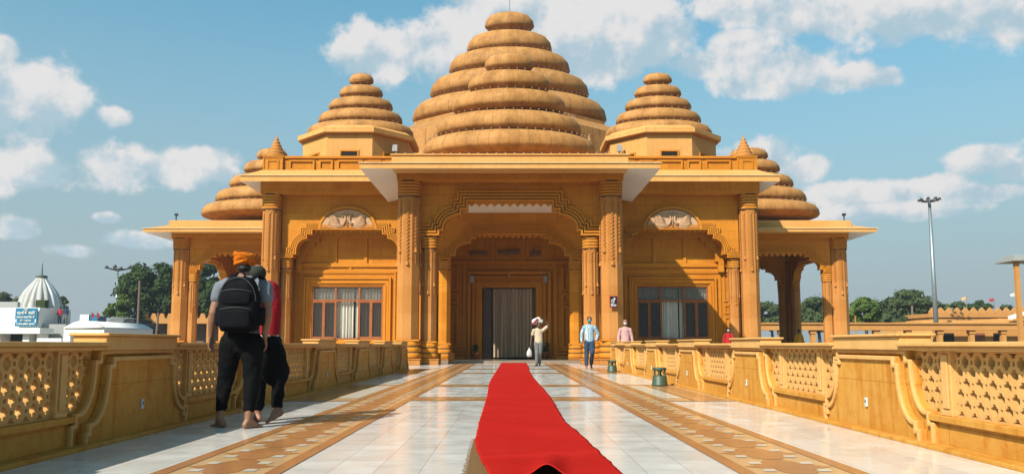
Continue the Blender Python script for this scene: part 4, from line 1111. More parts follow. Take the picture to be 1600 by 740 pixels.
for i in range(26):       # frayed edge
    t = i/25; p = pts[0].lerp(pts[5], t); k = int(t*4.99); p = pts[k].lerp(pts[k+1], t*5-k if t < 1 else 1)
    mb.box(p.x-.022-.012*random.random(), p.x+.01, p.y-.006, p.y+.006, .0165, .0195)
jm = mb.build('jute_mat', 'jute', None, (pts[4].x, pts[4].y, 0)); jm.location.z -= .012
tag(jm, 'brown woven jute mat with frayed edge under the near left corner of the carpet', 'mat')

# ------------------------------------------------------------------ green garden speakers
def garden_speaker(px, py, label, k=1.0):
    p = GX(px, py); t = thing('garden_speaker', label, 'speaker', (p.x, p.y, 0), 'green garden speakers by the right balustrade')
    mb = MB(); mb.smooth = True; mb.lathe([(.168*k, .012), (.170*k, .03), (.158*k, .05), (.140*k, .20*k), (.130*k, .215*k), (.05*k, .218*k)], p, 32); mb.build('body', 'green', t, p)
    mb = MB(); mb.smooth = True; mb.lathe([(.12*k, .325*k), (.142*k, .33*k), (.146*k, .345*k), (.146*k, .362*k), (.13*k, .378*k), (.05*k, .384*k)], p, 32); mb.build('top_disc', 'green', t, p)
    mb = MB(); mb.lathe([(.06*k, .21*k), (.030*k, .27*k), (.07*k, .33*k)], p, 16); mb.build('cone', 'green', t, p)
    for i in range(6):
        a = i*pi/3+.3; mb = MB(); x, y = p.x+cos(a)*.118*k, p.y+sin(a)*.118*k
        mb.lathe([(.021*k, .205*k), (.016*k, .27*k), (.024*k, .335*k)], (x, y, 0), 8); mb.build('pillar', 'green', t, (x, y, .205*k))
    return t
garden_speaker(1031, 602.5, 'green round garden speaker with pillared head, the nearer and larger of the two')
garden_speaker(956.5, 581, 'green round garden speaker farther off beside the temple end of the right balustrade', .95)

# ------------------------------------------------------------------ sign on the column, planters, bollards
Ds = 33.45
a, b = V(952.5, 462, Ds), V(965.3, 479.8, Ds)
t = thing('notice_sign', 'small black notice sign with white ring symbol fixed to the right porch column', 'sign', ((a.x+b.x)/2, Ds, b.z))
mb = MB(); mb.box(a.x, b.x, Ds, Ds+.03, b.z, a.z); mb.build('border', 'sign_red', t, (a.x, Ds, b.z))
mb = MB(); mb.box(a.x+.018, b.x-.018, Ds-.006, Ds, b.z+.018, a.z-.018); mb.build('board', 'sign_black', t, (a.x, Ds, b.z))
cx, cz = (a.x+b.x)/2, b.z+(a.z-b.z)*.62
mb = MB(); mb.tube([(cx-.035+.055*cos(q), Ds-.012, cz-.035+.055*sin(q)) for q in [i*pi/8+pi*.05 for i in range(16)]], .017, 6)
mb.tube([(cx+.022, Ds-.012, cz-.04), (cx+.022, Ds-.012, cz+.115)], .016, 6); mb.tube([(cx+.022, Ds-.012, cz+.11), (cx+.045, Ds-.012, cz+.07), (cx+.085, Ds-.012, cz+.05)], .018, 6)
mb.build('symbol', 'text_white', t, (cx, Ds, cz))
mb = MB()
for zz_, ws in ((.155, (.08, .05)), (.105, (.10, .12)), (.068, (.13, .07))):
    x = a.x+.045
    for w in ws: mb.box(x, x+w, Ds-.010, Ds-.006, b.z+zz_-.012, b.z+zz_+.012); x += w+.02
mb.build('text_line', 'text_white', t, (cx, Ds, b.z+.1))
def planter(px, py, lab, D=40.4, k=1.0):
    p = V(px, py, D); p.z = .12
    t = thing('potted_plant', lab, 'potted plant', p, 'potted plants by the door')
    mb = MB(); mb.smooth = True; mb.lathe([(.12*k, 0), (.17*k, .26*k), (.19*k, .27*k), (.19*k, .31*k), (.16*k, .31*k), (.15*k, .27*k)], p, 20); mb.build('pot', 'terracotta', t, p)
    mb = MB(); rnd = random.Random(px)
    for i in range(90):
        th = rnd.uniform(0, 2*pi); r_ = rnd.uniform(.02, .22)*k; z = .3*k+rnd.uniform(.05, .42)*k; c = Vector((p.x+r_*cos(th), p.y+r_*sin(th), p.z+z)); u = Vector((rnd.uniform(-1, 1), rnd.uniform(-1, 1), rnd.uniform(-.3, 1))).normalized()*.06*k; w = u.cross(Vector((rnd.uniform(-1, 1), 1, 0))).normalized()*.025*k
        mb.add([c-u, c+w, c+u, c-w], [(0, 1, 2, 3)])
    for i in range(5): mb.tube([(p.x, p.y, p.z+.26*k), (p.x+rnd.uniform(-.1, .1), p.y+rnd.uniform(-.1, .1), p.z+.55*k)], .008, 5)
    mb.build('foliage', 'leaf_dark', t, p)
planter(743, 556, 'small potted plant on the floor at the left foot of the door surround')
planter(852, 556, 'small potted plant at the right foot of the door surround', k=1.15)
for px_, lab in ((705, 'short square sandstone post on the floor left of the doorway'), (684, 'short sandstone post between the left porch column and the pilaster')):
    p = V(px_, 560, 36.2 if px_ == 705 else 35.6); p.z = 0
    mb = MB(); mb.box(p.x-.13, p.x+.13, p.y-.13, p.y+.13, 0, .42); mb.box(p.x-.16, p.x+.16, p.y-.16, p.y+.16, .42, .48)
    tag(mb.build('stone_post', 'pale', None, p, bevel=.012), lab, 'post', 'low stone posts')

# ------------------------------------------------------------------ background left
def tx(px, py, D): return V(px, py, D)
D = 82
t = thing('shrine', 'white ribbed spire shrine with green top ring rising behind the whitewashed building', 'shrine', (V(61, 500, D).x, D, -1.3))
c = V(61, 500, D); prof = [(540, 34), (500, 34), (486, 33.5), (475, 31.5), (465, 28), (457, 24.5), (450, 19.5), (444, 15), (438, 10), (432, 6)]
mb = MB(); mb.smooth = True; rings = []
for py, hw in prof:
    r_ = hw*D/F; z = V(61, py, D).z
    rings.append([(c.x+r_*(1-.13*(1-abs(cos(9*th))))*cos(th), D+r_*(1-.13*(1-abs(cos(9*th))))*sin(th), z) for th in [2*pi*i/112 for i in range(216)]])
mb.loft(rings); mb.build('spire', 'whitewash', t, (c.x, D, 2))
z1 = V(61, 433, D).z; mb = MB(); mb.smooth = True; mb.lathe([(.36, -.12), (.54, -.02), (.56, .12), (.4, .2), (.12, .26), (.07, .5), (.05, 1.2), (.02, 1.5)], (c.x, D, z1), 16); mb.build('finial', 'lead_green', t, (c.x, D, z1))
mb = MB(); r_ = 31*D/F; a = V(75, 470, D); b = V(88, 484, D)
mb.box(a.x, b.x, D-r_*1.02, D-r_*.7, b.z, a.z)
for i in range(4): mb.box(a.x+.25*i-.0, a.x+.25*i+.06, D-r_*1.04, D-r_*1.0, b.z, a.z)
mb.build('window_grille', 'leaf_mid', t, (a.x, D-r_, b.z))
D = 70
def whitebox(parent, name, x0, x1, y0, y1, D, dep, mat='whitewash', bottom=None):
    a, b = V(x0, y0, D), V(x1, y1, D); mb = MB(); mb.box(a.x, b.x, D, D+dep, (b.z if bottom is None else bottom), a.z); return mb.build(name, mat, parent, (a.x, D, a.z))
t = thing('white_building', 'whitewashed flat building with dark openings carrying the blue sign', 'building', (V(40, 530, D).x, D, -1.3))
whitebox(t, 'wall', -60, 60, 480, 513, D, 5)
whitebox(t, 'wall', 60, 101, 506, 534, D+.5, 5, 'concrete', -1.3)
for (x0, x1) in ((-60, 1), (36, 46), (58, 60.5)): mb = MB(); a, b = V(x0, 518, D-1.5), V(x1, 518, D-1.5); mb.box(a.x, b.x, D-1.5, D, -1.3, V(0, 521, D-1.5).z); mb.build('pillar', 'whitewash', t, (a.x, D, 0))
mb = MB(); a, b = V(-60, 512, D-2), V(62, 521, D-2); mb.box(a.x, b.x, D-2, D+.1, b.z, a.z); mb.build('canopy', 'whitewash', t, (a.x, D, a.z), bevel=.03)
mb = MB(); a, b = V(-60, 518, D-.1), V(60, 521, D-.1); mb.box(a.x, b.x, D-.1, D-.02, -1.3, a.z); mb.build('opening', 'dark', t, (a.x, D, -1))
whitebox(t, 'parapet', -60, 27, 471, 479.5, D+3, .4, 'concrete')
whitebox(t, 'parapet', 58, 95, 528, 536, D-2.6, .5, 'whitewash', -1.3)
a, b = V(24.5, 481, D-.3), V(57, 509.5, D-.3)
t = thing('blue_sign', 'blue sign with white lines of writing mounted on the whitewashed building', 'sign', (a.x, D-.3, b.z))
mb = MB(); mb.box(a.x, b.x, D-.3, D-.22, b.z, a.z); mb.build('board', 'sign_blue', t, (a.x, D, b.z))
W_ = b.x-a.x; H_ = a.z-b.z; mx = (a.x+b.x)/2
for txt, fr_, wd in (('श्री', .90, .22), ('प्राचीन  मंदिर', .73, .82), ('भगवान वाल्मीिक जी', .50, .84), ('तीथ अमृतसर', .32, .5), ('आपका हािदक स्वागत', .13, .84)):
    text_obj('lettering', txt, .3, 'text_white', mx, D-.34, b.z+H_*fr_, W_*wd, t, .02, .010)
for px_ in (.06, .94):
    mb = MB(); x = a.x+W_*px_; mb.box(x-.05, x+.05, D-.33, D-.30, b.z+H_*.22, b.z+H_*.40); mb.build('mark', 'text_white', t, (x, D, b.z))
# small domed white building
D = 66; a = V(100, 512, D); b = V(163, 512, D); dep = 9
t = thing('white_pavilion', 'small white building with low curved roof and dark arched opening behind the left balustrade', 'building', (a.x, D, -1.3))
mb = MB(); za = V(0, 512, D).z; zb_ = V(0, 500.5, D).z; w = b.x-a.x; cxm = (a.x+b.x)/2
ax0, ax1 = V(110, 520, D).x, V(124, 520, D).x; zt_ = V(0, 519, D).z
n = 16; topc = [(b.x-w*i/n, za+(zb_-za)*sin(pi*i/n)) for i in range(n+1)]
hole = [(ax1, -1.3), (ax1, zt_-.35)]+[((ax0+ax1)/2+(ax1-ax0)/2*cos(pi*i/8), zt_-.35+.35*sin(pi*i/8)) for i in range(1, 8)]+[(ax0, zt_-.35), (ax0, -1.3)]
mb.prism([(b.x, -1.3)]+topc+[(a.x, -1.3)]+hole[::-1], D, D+.4, FX)
mb.build('wall', 'whitewash', t, (a.x, D, 0))
mb = MB(); mb.box(a.x, b.x, D+.4, D+dep, -1.3, za-.01); mb.build('wall', 'whitewash', t, (a.x, D, 0))
mb = MB(); mb.smooth = True; mb.prism(topc, D-.15, D+dep+.3, FX); mb.build('roof', 'whitewash', t, (a.x, D, za))
D = 74; whitebox(None, 'x', 0, 1, 0, 1, 1, 1) if False else None
a, b = V(125, 491, 90), V(152, 500, 90); t = thing('roof_cabin', 'small white and blue cabin on a roof behind the domed white building', 'cabin', (a.x, 90, b.z))
mb = MB(); mb.box(a.x, V(139, 491, 90).x, 90, 92, -1.3, a.z); mb.build('wall', 'whitewash', t, (a.x, 90, 0))
mb = MB(); mb.box(V(139, 491, 90).x, b.x, 90.1, 92, -1.3, V(0, 493, 90).z); mb.build('side_wall', 'sign_blue', t, (a.x, 90, 0))
for px_ in (143, 151.5):
    p = V(px_, 500, 88); t = thing('flag', 'tiny red flag on a thin pole, %s of the roof cabin' % ('in front' if px_ < 150 else 'just right'), 'flag', (p.x, 88, -1.3))
    mb = MB(); mb.tube([(p.x, 88, -1.3), (p.x, 88, V(0, 487, 88).z)], .03, 5); mb.build('pole', 'rust', t, (p.x, 88, 0))
    mb = MB(); q = V(px_, 488, 88); mb.add([(q.x, 88, q.z), (q.x+.3, 88.05, q.z-.15), (q.x+.28, 88, q.z-.6), (q.x, 88, q.z-.5)], [(0, 1, 2, 3)]); mb.build('cloth', 'bundle_red', t, q)
# tents
for nm, x0, x1, y0, D, mt, lab in (('tent', 158, 205, 494, 84, 'tarp', 'pale grey tarpaulin tent roof behind the white domed building'), ('tent', 180, 222, 498, 80, 'tarp_dark', 'dark tarpaulin tent right of the grey tent')):
    a, b = V(x0, 512, D), V(x1, 512, D); zt_ = V(0, y0, D).z; mb = MB(); n = 14; pl = [(a.x, -1.3)]+[(a.x+(b.x-a.x)*i/n, a.z-.5+(zt_-a.z+.5)*sin(pi*(i+.6)/(n+1.2))+random.uniform(-.1, .1)) for i in range(n+1)]+[(b.x, -1.3)]
    mb.prism(pl, D, D+4, FX); tag(mb.build(nm, mt, None, (a.x, D, 0)), lab, 'tent')
# orange outbuilding with merlons at left
D = 98
a, b = V(222, 497, D), V(262, 505, D)
t = thing('orange_outbuilding', 'low orange stone outbuilding with stepped parapet blocks below the big tree', 'building', (a.x, D, -1.3))
mb = MB(); mb.box(a.x, V(420, 500, D).x, D, D+5, V(0, 505, D).z, V(0, 497, D).z)
for i in range(18): mb.prism([(a.x+i*1.0, a.z), (a.x+i*1.0+.8, a.z), (a.x+i*1.0+.6, a.z+.6), (a.x+i*1.0+.2, a.z+.6)], D, D+.4, FX)
mb.build('parapet', 'orange', t, (a.x, D, 2))
for i in range(9):
    x = a.x+.8+i*2.4; mb = MB(); mb.box(x, x+.4, D-.1, D+.4, -1.3, V(0, 505, D).z); mb.build('pillar', 'orange', t, (x, D, -1))
mb = MB(); mb.box(a.x, V(420, 500, D).x, D+2, D+5, -1.3, V(0, 505, D).z); mb.build('wall', 'rust', t, (a.x, D, 0))
def pole(px0, y0, px1, y1, D, r0, mat, name, label, cat):
    a, b = V(px0, y0, D), V(px1, y1, D); a.z = -1.3
    mb = MB(); mb.tube([a, b], [r0, r0*.75], 8); return tag(mb.build(name, mat, None, a), label, cat), b
pole(216, 500, 218.5, 438, 76, .14, 'rust', 'wooden_pole', 'bare weathered pole standing in front of the big tree on the left', 'pole')
pole(241, 534, 247.5, 488, 60, .10, 'rust', 'wooden_pole', 'leaning wooden pole just left of the left pavilion column', 'pole')
pole(1425, 505, 1425, 477, 110, .2, 'rust', 'wooden_pole', 'short pole in front of the dark acacia tree on the right', 'pole')
p = V(1337, 497, 85)
pole(1336, 515, 1336.5, 493, 85, .09, 'pale', 'bollard_lamp', 'short pale lamp post below the bright green tree', 'lamp')
# high mast lights
def mast(bx, by, tx_, ty, D, r, hr, label, n=8):
    b = V(bx, by, D); tpt = V(tx_, ty, D); x = (b.x+tpt.x)/2
    t = thing('mast_light', label, 'floodlight mast', (x, D, -1.3), 'high mast lights')
    mb = MB(); mb.smooth = True; mb.tube([(x, D, -1.3), (x, D, tpt.z)], [r, r*.55], 12); mb.build('pole', 'steel', t, (x, D, -1.3))
    mb = MB(); mb.tube([(x+hr*.6*cos(i*pi/8), D+hr*.6*sin(i*pi/8), tpt.z-.1*hr) for i in range(17)], .06*hr, 6)
    for i in range(4): mb.tube([(x-hr*cos(i*pi/4), D-hr*sin(i*pi/4), tpt.z+.05), (x, D, tpt.z-.25*hr), (x+hr*cos(i*pi/4), D+hr*sin(i*pi/4), tpt.z+.05)], .045*hr, 5)
    mb.build('head_frame', 'black_metal', t, (x, D, tpt.z))
    for i in range(n):
        a = 2*pi*i/n+.2; c = (x+hr*cos(a), D+hr*sin(a), tpt.z+.10*hr)
        m2 = MB(); m2.smooth = True; m2.lathe([(.05*hr, .14*hr), (.12*hr, .10*hr), (.20*hr, -.12*hr), (.17*hr, -.13*hr)], c, 10); m2.build('lamp', 'black_metal', t, c)
mast(1464, 530, 1452, 313, 92, .30, 1.05, 'tall galvanised high mast with a ring of floodlights, right of the temple')
mast(184, 458, 183, 419, 120, .18, 1.6, 'distant mast with cross arms above the bush at left', 4)
# ------------------------------------------------------------------ background right
D = 78
t = thing('colonnade', 'long low orange stone colonnade running behind the right balustrade', 'colonnade', (V(1190, 510, D).x, D, -1.3))
x0, x1 = V(1160, 510, D).x, V(1720, 510, D).x; zt0, zt1 = V(0, 515.5, D).z, V(0, 506, D).z
mb = MB(); mb.box(x0, x1, D-.2, D+.8, zt0, zt1); mb.box(x0, x1, D-.35, D+1.0, zt1, zt1+.14); mb.build('beam', 'orange', t, (x0, D, zt0))
x = x0+.5; i = 0
while x < x1:
    mb = MB(); mb.box(x, x+.42, D, D+.45, -1.3, zt0); mb.box(x-.08, x+.5, D-.06, D+.5, zt0-.35, zt0); mb.build('pillar', 'orange', t, (x, D, -1.3)); x += 3.1
x2, x3 = V(1478, 510, D).x, x1
mb = MB(); mb.box(x2, x3, D+2.2, D+2.6, -1.3, zt0+.3); mb.build('wall', 'orange', t, (x2, D, 0))
x = x2+.9; k = 0
while x < x3:
    mb = MB(); mb.box(x, x+(1.0, 1.6)[k % 2], D+2.1, D+2.2, -1.3, zt0-.25); mb.build('opening', ('dark', 'terracotta')[k % 2], t, (x, D, 0)); x += 2.5; k += 1
D = 105
a, b = V(1452, 488, D), V(1720, 500, D)
t = thing('crenellated_wall', 'orange stone building topped by a row of pointed merlons beyond the colonnade', 'wall', (a.x, D, -1.3))
zt0, zt1 = V(0, 497, D).z, V(0, 489.5, D).z
mb = MB(); mb.box(a.x, b.x, D, D+6, -1.3, zt1-.5); mb.box(a.x-.2, b.x, D-.2, D+6, zt1-.5, zt1); mb.build('wall', 'orange', t, (a.x, D, 0))
x = a.x; i = 0
while x < b.x:
    mb = MB(); mb.prism([(x, zt1), (x+.95, zt1), (x+.95, zt1+.25), (x+.47, zt1+.80), (x, zt1+.25)], D-.15, D+.25, FX); mb.build('merlon', 'orange', t, (x, D, zt1)); x += 1.08; i += 1
D = 98
t2 = thing('terrace', 'low stepped orange terrace roofs between colonnade and merlon wall', 'terrace', (a.x, D, -1.3))
mb = MB()
for (p, q, y0, y1, dd_) in ((1440, 1720, 500, 506, 0), (1560, 1720, 497, 500, .5), (1400, 1500, 503, 507, -2)):
    A_, B_ = V(p, y0, D+dd_), V(q, y1, D+dd_); mb.box(A_.x, B_.x, D+dd_, D+dd_+4, -1.3, A_.z)
mb.build('roof', 'fascia', t2, (a.x, D, 0))
mb = MB(); q = V(1580, 495, D-1)
for i in range(5): 
    p = V(1578+i*5, 494-i*1.5, D-1); mb.box(p.x, p.x+.35, D-1, D-.6, p.z-.35, p.z+.1)
mb.build('parapet', 'whitewash', t2, q)
D = 64
a, b = V(1590.5, 480, D), V(1598, 480, D)
t = thing('kiosk', 'slender orange pillar carrying a flat stone slab at the right edge of the photo', 'pillar', (a.x, D, -1.3))
x = (a.x+b.x)/2; mb = MB(); mb.box(x-.16, x+.16, D, D+.32, -1.3, V(0, 408, D).z); mb.build('shaft', 'orange', t, (x, D, -1))
mb = MB(); z0, z1 = V(0, 408, D).z, V(0, 403, D).z; mb.box(x-.5, x+2.4, D-.4, D+2.2, z0, z1); mb.box(x-.2, x+2.1, D-.1, D+1.9, z1, z1+.25); mb.build('slab', 'concrete', t, (x, D, z0), bevel=.03)
mb = MB(); mb.box(x+1.9, x+2.2, D, D+.32, -1.3, z0); mb.build('shaft', 'orange', t, (x, D, -1))
for px_, py_, c_, w_ in ((1586, 460, 'white_cloth', 'pale flag flying left of the right edge pillar'), (1553, 468, 'bundle_red', 'small red flag above the far trees'), (1510, 466, 'inlay_cream', 'small cream flag above the merlon wall')):
    p = V(px_, py_, 112); t = thing('flag', w_, 'flag', (p.x, 112, -1.3), 'little flags beyond the merlon wall')
    mb = MB(); mb.tube([(p.x, 112, -1.3), (p.x, 112, p.z+.3)], .04, 5); mb.build('pole', 'steel', t, p)
    mb = MB(); mb.add([(p.x, 112, p.z+.25), (p.x-.7, 112.1, p.z+.1), (p.x-.6, 112, p.z-.3), (p.x, 112, p.z-.25)], [(0, 1, 2, 3)]); mb.build('cloth', c_, t, p)

# ------------------------------------------------------------------ trees
def tree(px, ytop, ybase, hw, D, mat, label, n=9000, seed=1, leaf=.22, clumps=26, flat=.8, trunk=True, group='trees beyond the temple', cat='tree', z0=-1.3):
    rnd = random.Random(seed); c = V(px, (ytop+ybase)/2, D); zt = V(px, ytop, D).z; zb = V(px, ybase, D).z; Rw = hw*D/F; Hh = zt-zb
    t = thing('tree', label, cat, (c.x, D, z0), group)
    cl = []
    for k in range(clumps):
        while True:
            u, v, w = rnd.uniform(-1, 1), rnd.uniform(-1, 1), rnd.uniform(-1, 1)
            if u*u+v*v+w*w < 1: break
        k2 = .80
        cl.append((Vector((c.x+u*Rw*k2, D+v*Rw*k2*.8, (zt+zb)/2+w*Hh*.5*k2)), rnd.uniform(.16, .34)*min(Rw, Hh*.9)))
    mb = MB()
    wts = [r_**2 for _, r_ in cl]
    for i in range(n):
        cc, r_ = rnd.choices(cl, wts)[0]
        d = Vector((rnd.gauss(0, 1), rnd.gauss(0, 1), rnd.gauss(0, 1))).normalized()
        q = r_*(rnd.random()**.45)*(rnd.uniform(.85, 1.05)+(abs(rnd.gauss(0, .22)) if rnd.random() < .35 else 0))
        p = cc+Vector((d.x*q*1.15, d.y*q*1.15, d.z*q*flat))
        nrm = (d+Vector((rnd.uniform(-.7, .7), rnd.uniform(-.7, .7), rnd.uniform(-.2, .9)))).normalized()
        u = nrm.cross(Vector((rnd.uniform(-1, 1), rnd.uniform(-1, 1), .3))).normalized()*leaf*rnd.uniform(.6, 1.3); w = nrm.cross(u)*.6
        mb.add([p-u, p+w, p+u, p-w], [(0, 1, 2, 3)])
    mb.build('crown', mat, t, (c.x, D, zb))
    if trunk:
        mb = MB(); mb.tube([(c.x, D, z0), (c.x+.1*Rw*.3, D, z0+(zb-z0)*.6+.3), (c.x, D, zb+Hh*.35)], [Hh*.05+.1, Hh*.04+.05, Hh*.025], 8)
        for k in range(7):
            cc, r_ = cl[k]; mb.tube([(c.x, D, zb+Hh*.1*rnd.random()), ((c.x+cc.x)/2, (D+cc.y)/2, (zb+cc.z)/2+.3), cc], [Hh*.022, Hh*.015, .03], 5)
        mb.build('trunk', 'bark', t, (c.x, D, z0))
tree(235, 402, 508, 52, 100, 'leaf_dark', 'large dark green tree behind the left pavilion, its crown left of the pavilion column', 17000, 1, .26, 60)
tree(322, 404, 512, 46, 104, 'leaf_dark', 'dark green tree seen through the left pavilion arch', 12000, 2, .27, 44)
tree(186, 456, 508, 22, 96, 'leaf_bright', 'yellow green bushy tree at the left foot of the large dark tree', 7000, 3, .20, 26)
tree(8, 456, 500, 34, 130, 'leaf_mid', 'low green tree behind the white shrine at the left edge', 5000, 4, .3, 20)
tree(92, 455, 500, 14, 125, 'leaf_dark', 'small dark tree just right of the white shrine spire', 3500, 5, .28, 14)
tree(38, 455, 500, 18, 128, 'leaf_mid', 'small green tree peeping out left of the white shrine spire', 2500, 25, .28, 14)
tree(1352, 455, 516, 26, 90, 'leaf_bright', 'bright green tree right of the right pavilion columns', 9000, 6, .20, 34)
tree(1422, 451, 512, 52, 118, 'leaf_mid', 'wide flat-topped acacia tree left of the high mast', 13000, 7, .28, 46, .5)
tree(1498, 468, 498, 24, 128, 'leaf_mid', 'small acacia tree directly right of the high mast', 5000, 8, .28, 20, .5)
tree(1532, 465, 500, 22, 124, 'leaf_dark', 'rounded dark tree behind the merlon wall', 5000, 9, .28, 22, .6)
tree(1582, 474, 500, 34, 140, 'leaf_mid', 'low hazy tree at the right edge beyond the merlon wall', 4000, 10, .3, 22, .5)
tree(1205, 468, 520, 36, 150, 'leaf_mid', 'hazy acacia seen through the left opening of the right pavilion', 7000, 11, .34, 26, .6)
tree(1278, 462, 522, 42, 125, 'leaf_mid', 'green tree seen through the right opening of the right pavilion', 10000, 12, .28, 36, .6)

tree(1310, 476, 520, 30, 132, 'leaf_mid', 'hazy green tree close behind the outer right pavilion column', 6000, 13, .28, 26, .6)
tree(1388, 486, 518, 40, 112, 'leaf_mid', 'low bushy tree between the bright green tree and the acacia', 7000, 14, .25, 30, .5)
tree(1462, 474, 505, 26, 122, 'leaf_mid', 'low spreading tree directly behind the high mast', 5000, 15, .28, 22, .5)
tree(1245, 478, 522, 34, 138, 'leaf_mid', 'hazy tree behind the corner column of the right pavilion', 6000, 16, .3, 24, .6)
tree(268, 440, 512, 34, 108, 'leaf_dark', 'dark tree directly behind the outer column of the left pavilion', 9000, 17, .27, 30)
# thin haze over the plain
mb = MB(); mb.box(-260, 260, -60, 320, -2.6, 36)
m = bpy.data.materials.new('haze'); m.use_nodes = True; m.node_tree.nodes.clear()
pv = m.node_tree.nodes.new('ShaderNodeVolumePrincipled'); mo = m.node_tree.nodes.new('ShaderNodeOutputMaterial'); m.node_tree.links.new(pv.outputs[0], mo.inputs['Volume'])
pv.inputs['Color'].default_value = (.80, .88, .95, 1); pv.inputs['Density'].default_value = .0004; pv.inputs['Anisotropy'].default_value = .2
hz = mb.build('haze', m); hz['kind'] = 'stuff'

# ------------------------------------------------------------------ people
def remesh(o, vox, smooth=4, disp=0.0, dsize=.12):
    m = o.modifiers.new('remesh', 'REMESH'); m.mode = 'VOXEL'; m.voxel_size = vox; m.use_smooth_shade = True
    s = o.modifiers.new('smooth', 'SMOOTH'); s.factor = .5; s.iterations = smooth
    if disp:
        tex = bpy.data.textures.new('folds', 'CLOUDS'); tex.noise_scale = dsize; tex.noise_depth = 2
        d = o.modifiers.new('folds', 'DISPLACE'); d.texture = tex; d.strength = disp; d.mid_level = .5; d.texture_coords = 'LOCAL'
    return o
def seg(mb, a, b, ra, rb, n=14, flat=None):
    a, b = Vector(a), Vector(b); L = (b-a).length; d = (b-a)/max(L, 1e-6)
    pts = [a-d*ra*.75, a-d*ra*.4, a]+[a.lerp(b, t) for t in (.33, .66)]+[b, b+d*rb*.4, b+d*rb*.75]
    rr = [ra*.55, ra*.88, ra]+[ra*(1-t)+rb*t for t in (.33, .66)]+[rb, rb*.88, rb*.55]
    mb.tube(pts, rr, n, flat)
def chain(mb, pts, rr, n=14, flat=None):
    for i in range(len(pts)-1): seg(mb, pts[i], pts[i+1], rr[i], rr[i+1], n, flat)
def head(mb, c, f, k=1.0):
    """c centre of head, f facing direction (unit, horizontal-ish)"""
    f = Vector(f).normalized(); up = Vector((0, 0, 1)); r = f.cross(up).normalized()
    def P(a, b, z): return Vector(c)+r*a*k+f*b*k+up*z*k
    mb.ball(P(0, -.01, .02), (.078*k, .092*k, .098*k), 16, 10); mb.ball(P(0, .02, -.045), (.058*k, .066*k, .068*k), 14, 8)
    seg(mb, P(0, .088, .005), P(0, .108, -.022), .010*k, .014*k, 8)           # nose
    for s in (-1, 1):
        mb.ball(P(s*.030, .078, .018), (.014*k, .014*k, .010*k), 8, 6); mb.ball(P(s*.081, -.005, -.005), (.014*k, .020*k, .030*k), 8, 6)
        seg(mb, P(s*.014, .088, .036), P(s*.045, .078, .038), .008*k, .007*k, 6)
    seg(mb, P(-.022, .080, -.050), P(.022, .080, -.050), .008*k, .008*k, 6)   # lips
def hand(mb, w, d, side, k=1.0, curl=.4, palm=None):
    """w wrist, d direction of the hand, side: vector toward the thumb"""
    w = Vector(w); d = Vector(d).normalized(); th = Vector(side); th = (th-d*th.dot(d)).normalized(); nrm = d.cross(th)
    if palm is not None and nrm.dot(Vector(palm)) < 0: nrm = -nrm
    c = w+d*.045*k
    for q in (-.028, -.010, .010, .028): seg(mb, w+th*q*.6*k, w+d*.085*k+th*q*k, .016*k, .013*k, 8)
    for q, L in ((-.031, .060), (-.011, .074), (.010, .080), (.031, .070)):
        a = w+d*.088*k+th*q*k; b = a+(d*cos(curl*.6)+nrm*sin(curl*.6)).normalized()*L*.5*k; e = b+(d*cos(curl*1.6)+nrm*sin(curl*1.6)).normalized()*L*.5*k
        seg(mb, a, b, .0095*k, .009*k, 7); seg(mb, b, e, .009*k, .0075*k, 7)
    a = w+d*.025*k+th*.026*k; b = a+(d*.6+th*.7).normalized()*.038*k; seg(mb, a, b, .013*k, .011*k, 7); seg(mb, b, b+(d*.9+th*.25+nrm*.2).normalized()*.030*k, .011*k, .009*k, 7)
def foot(mb, ank, heel, toe, k=1.0):
    ank, heel, toe = Vector(ank), Vector(heel), Vector(toe); d = (toe-heel).normalized(); up = Vector((0, 0, 1)); r = d.cross(up).normalized()
    seg(mb, ank, heel+up*.035*k, .036*k, .034*k, 10); seg(mb, ank+d*.02*k, heel.lerp(toe, .62)+up*.022*k, .034*k, .026*k, 10); seg(mb, heel+up*.030*k, heel.lerp(toe, .7)+up*.020*k, .031*k, .026*k, 10)
    for i, q in enumerate((-.030, -.015, 0, .014, .027)):
        a = heel.lerp(toe, .72)+r*q*k+up*.016*k; L = (.055, .058, .052, .045, .036)[i]*k if True else 0
        seg(mb, a, a+d*L+r*q*.15*k-up*.004*k, .013*k, (.012 if i == 0 else .009)*k, 7)
def part(mb, name, mat, parent, loc, vox, smooth=4, disp=0, dsize=.12): return remesh(mb.build(name, mat, parent, loc), vox, smooth, disp, dsize)

# ---- the man with orange turban and black backpack
D = 8.15
j = lambda px, py, dy=0.0: V(px, py, D+dy)
g0 = GX(366, 668); D = g0.y
base = Vector((g0.x, g0.y, 0))
P1 = thing('person', 'man in orange turban, grey t-shirt and cropped black trousers walking barefoot', 'person', base)
mb = MB()
head(mb, j(381, 411, .03), (.25, 1, -.15), 1.0)
seg(mb, j(382, 424, .02), j(382, 438, .03), .058, .066)
chain(mb, [j(380, 446, .02), j(380, 480, .03), j(378, 525, .02)], [.125, .12, .13], 18, (1.2, .75))
seg(mb, j(352, 446, .02), j(409, 446, .02), .07, .07)
L = [j(346, 449, .02), j(334, 488, -.02), j(330, 524, .05)]; chain(mb, L, [.062, .050, .033]); chain(mb, [L[1], L[1].lerp(L[2], .35), L[2]], [.048, .050, .031])
hand(mb, j(330, 525, .05), V(328.5, 545, D+.06)-V(330, 525, D+.05), (.3, .9, 0), 1.05, .5, (1, 0, 0))
Rr = [j(414, 449, .02), j(418, 490, -.03), j(414, 524, .02)]; chain(mb, Rr, [.062, .050, .033]); chain(mb, [Rr[1], Rr[1].lerp(Rr[2], .35), Rr[2]], [.048, .050, .031])
hand(mb, j(414, 525, .02), V(417, 545, D+.05)-V(414, 525, D+.02), (-.3, .9, 0), 1.05, .5, (-1, 0, 0))
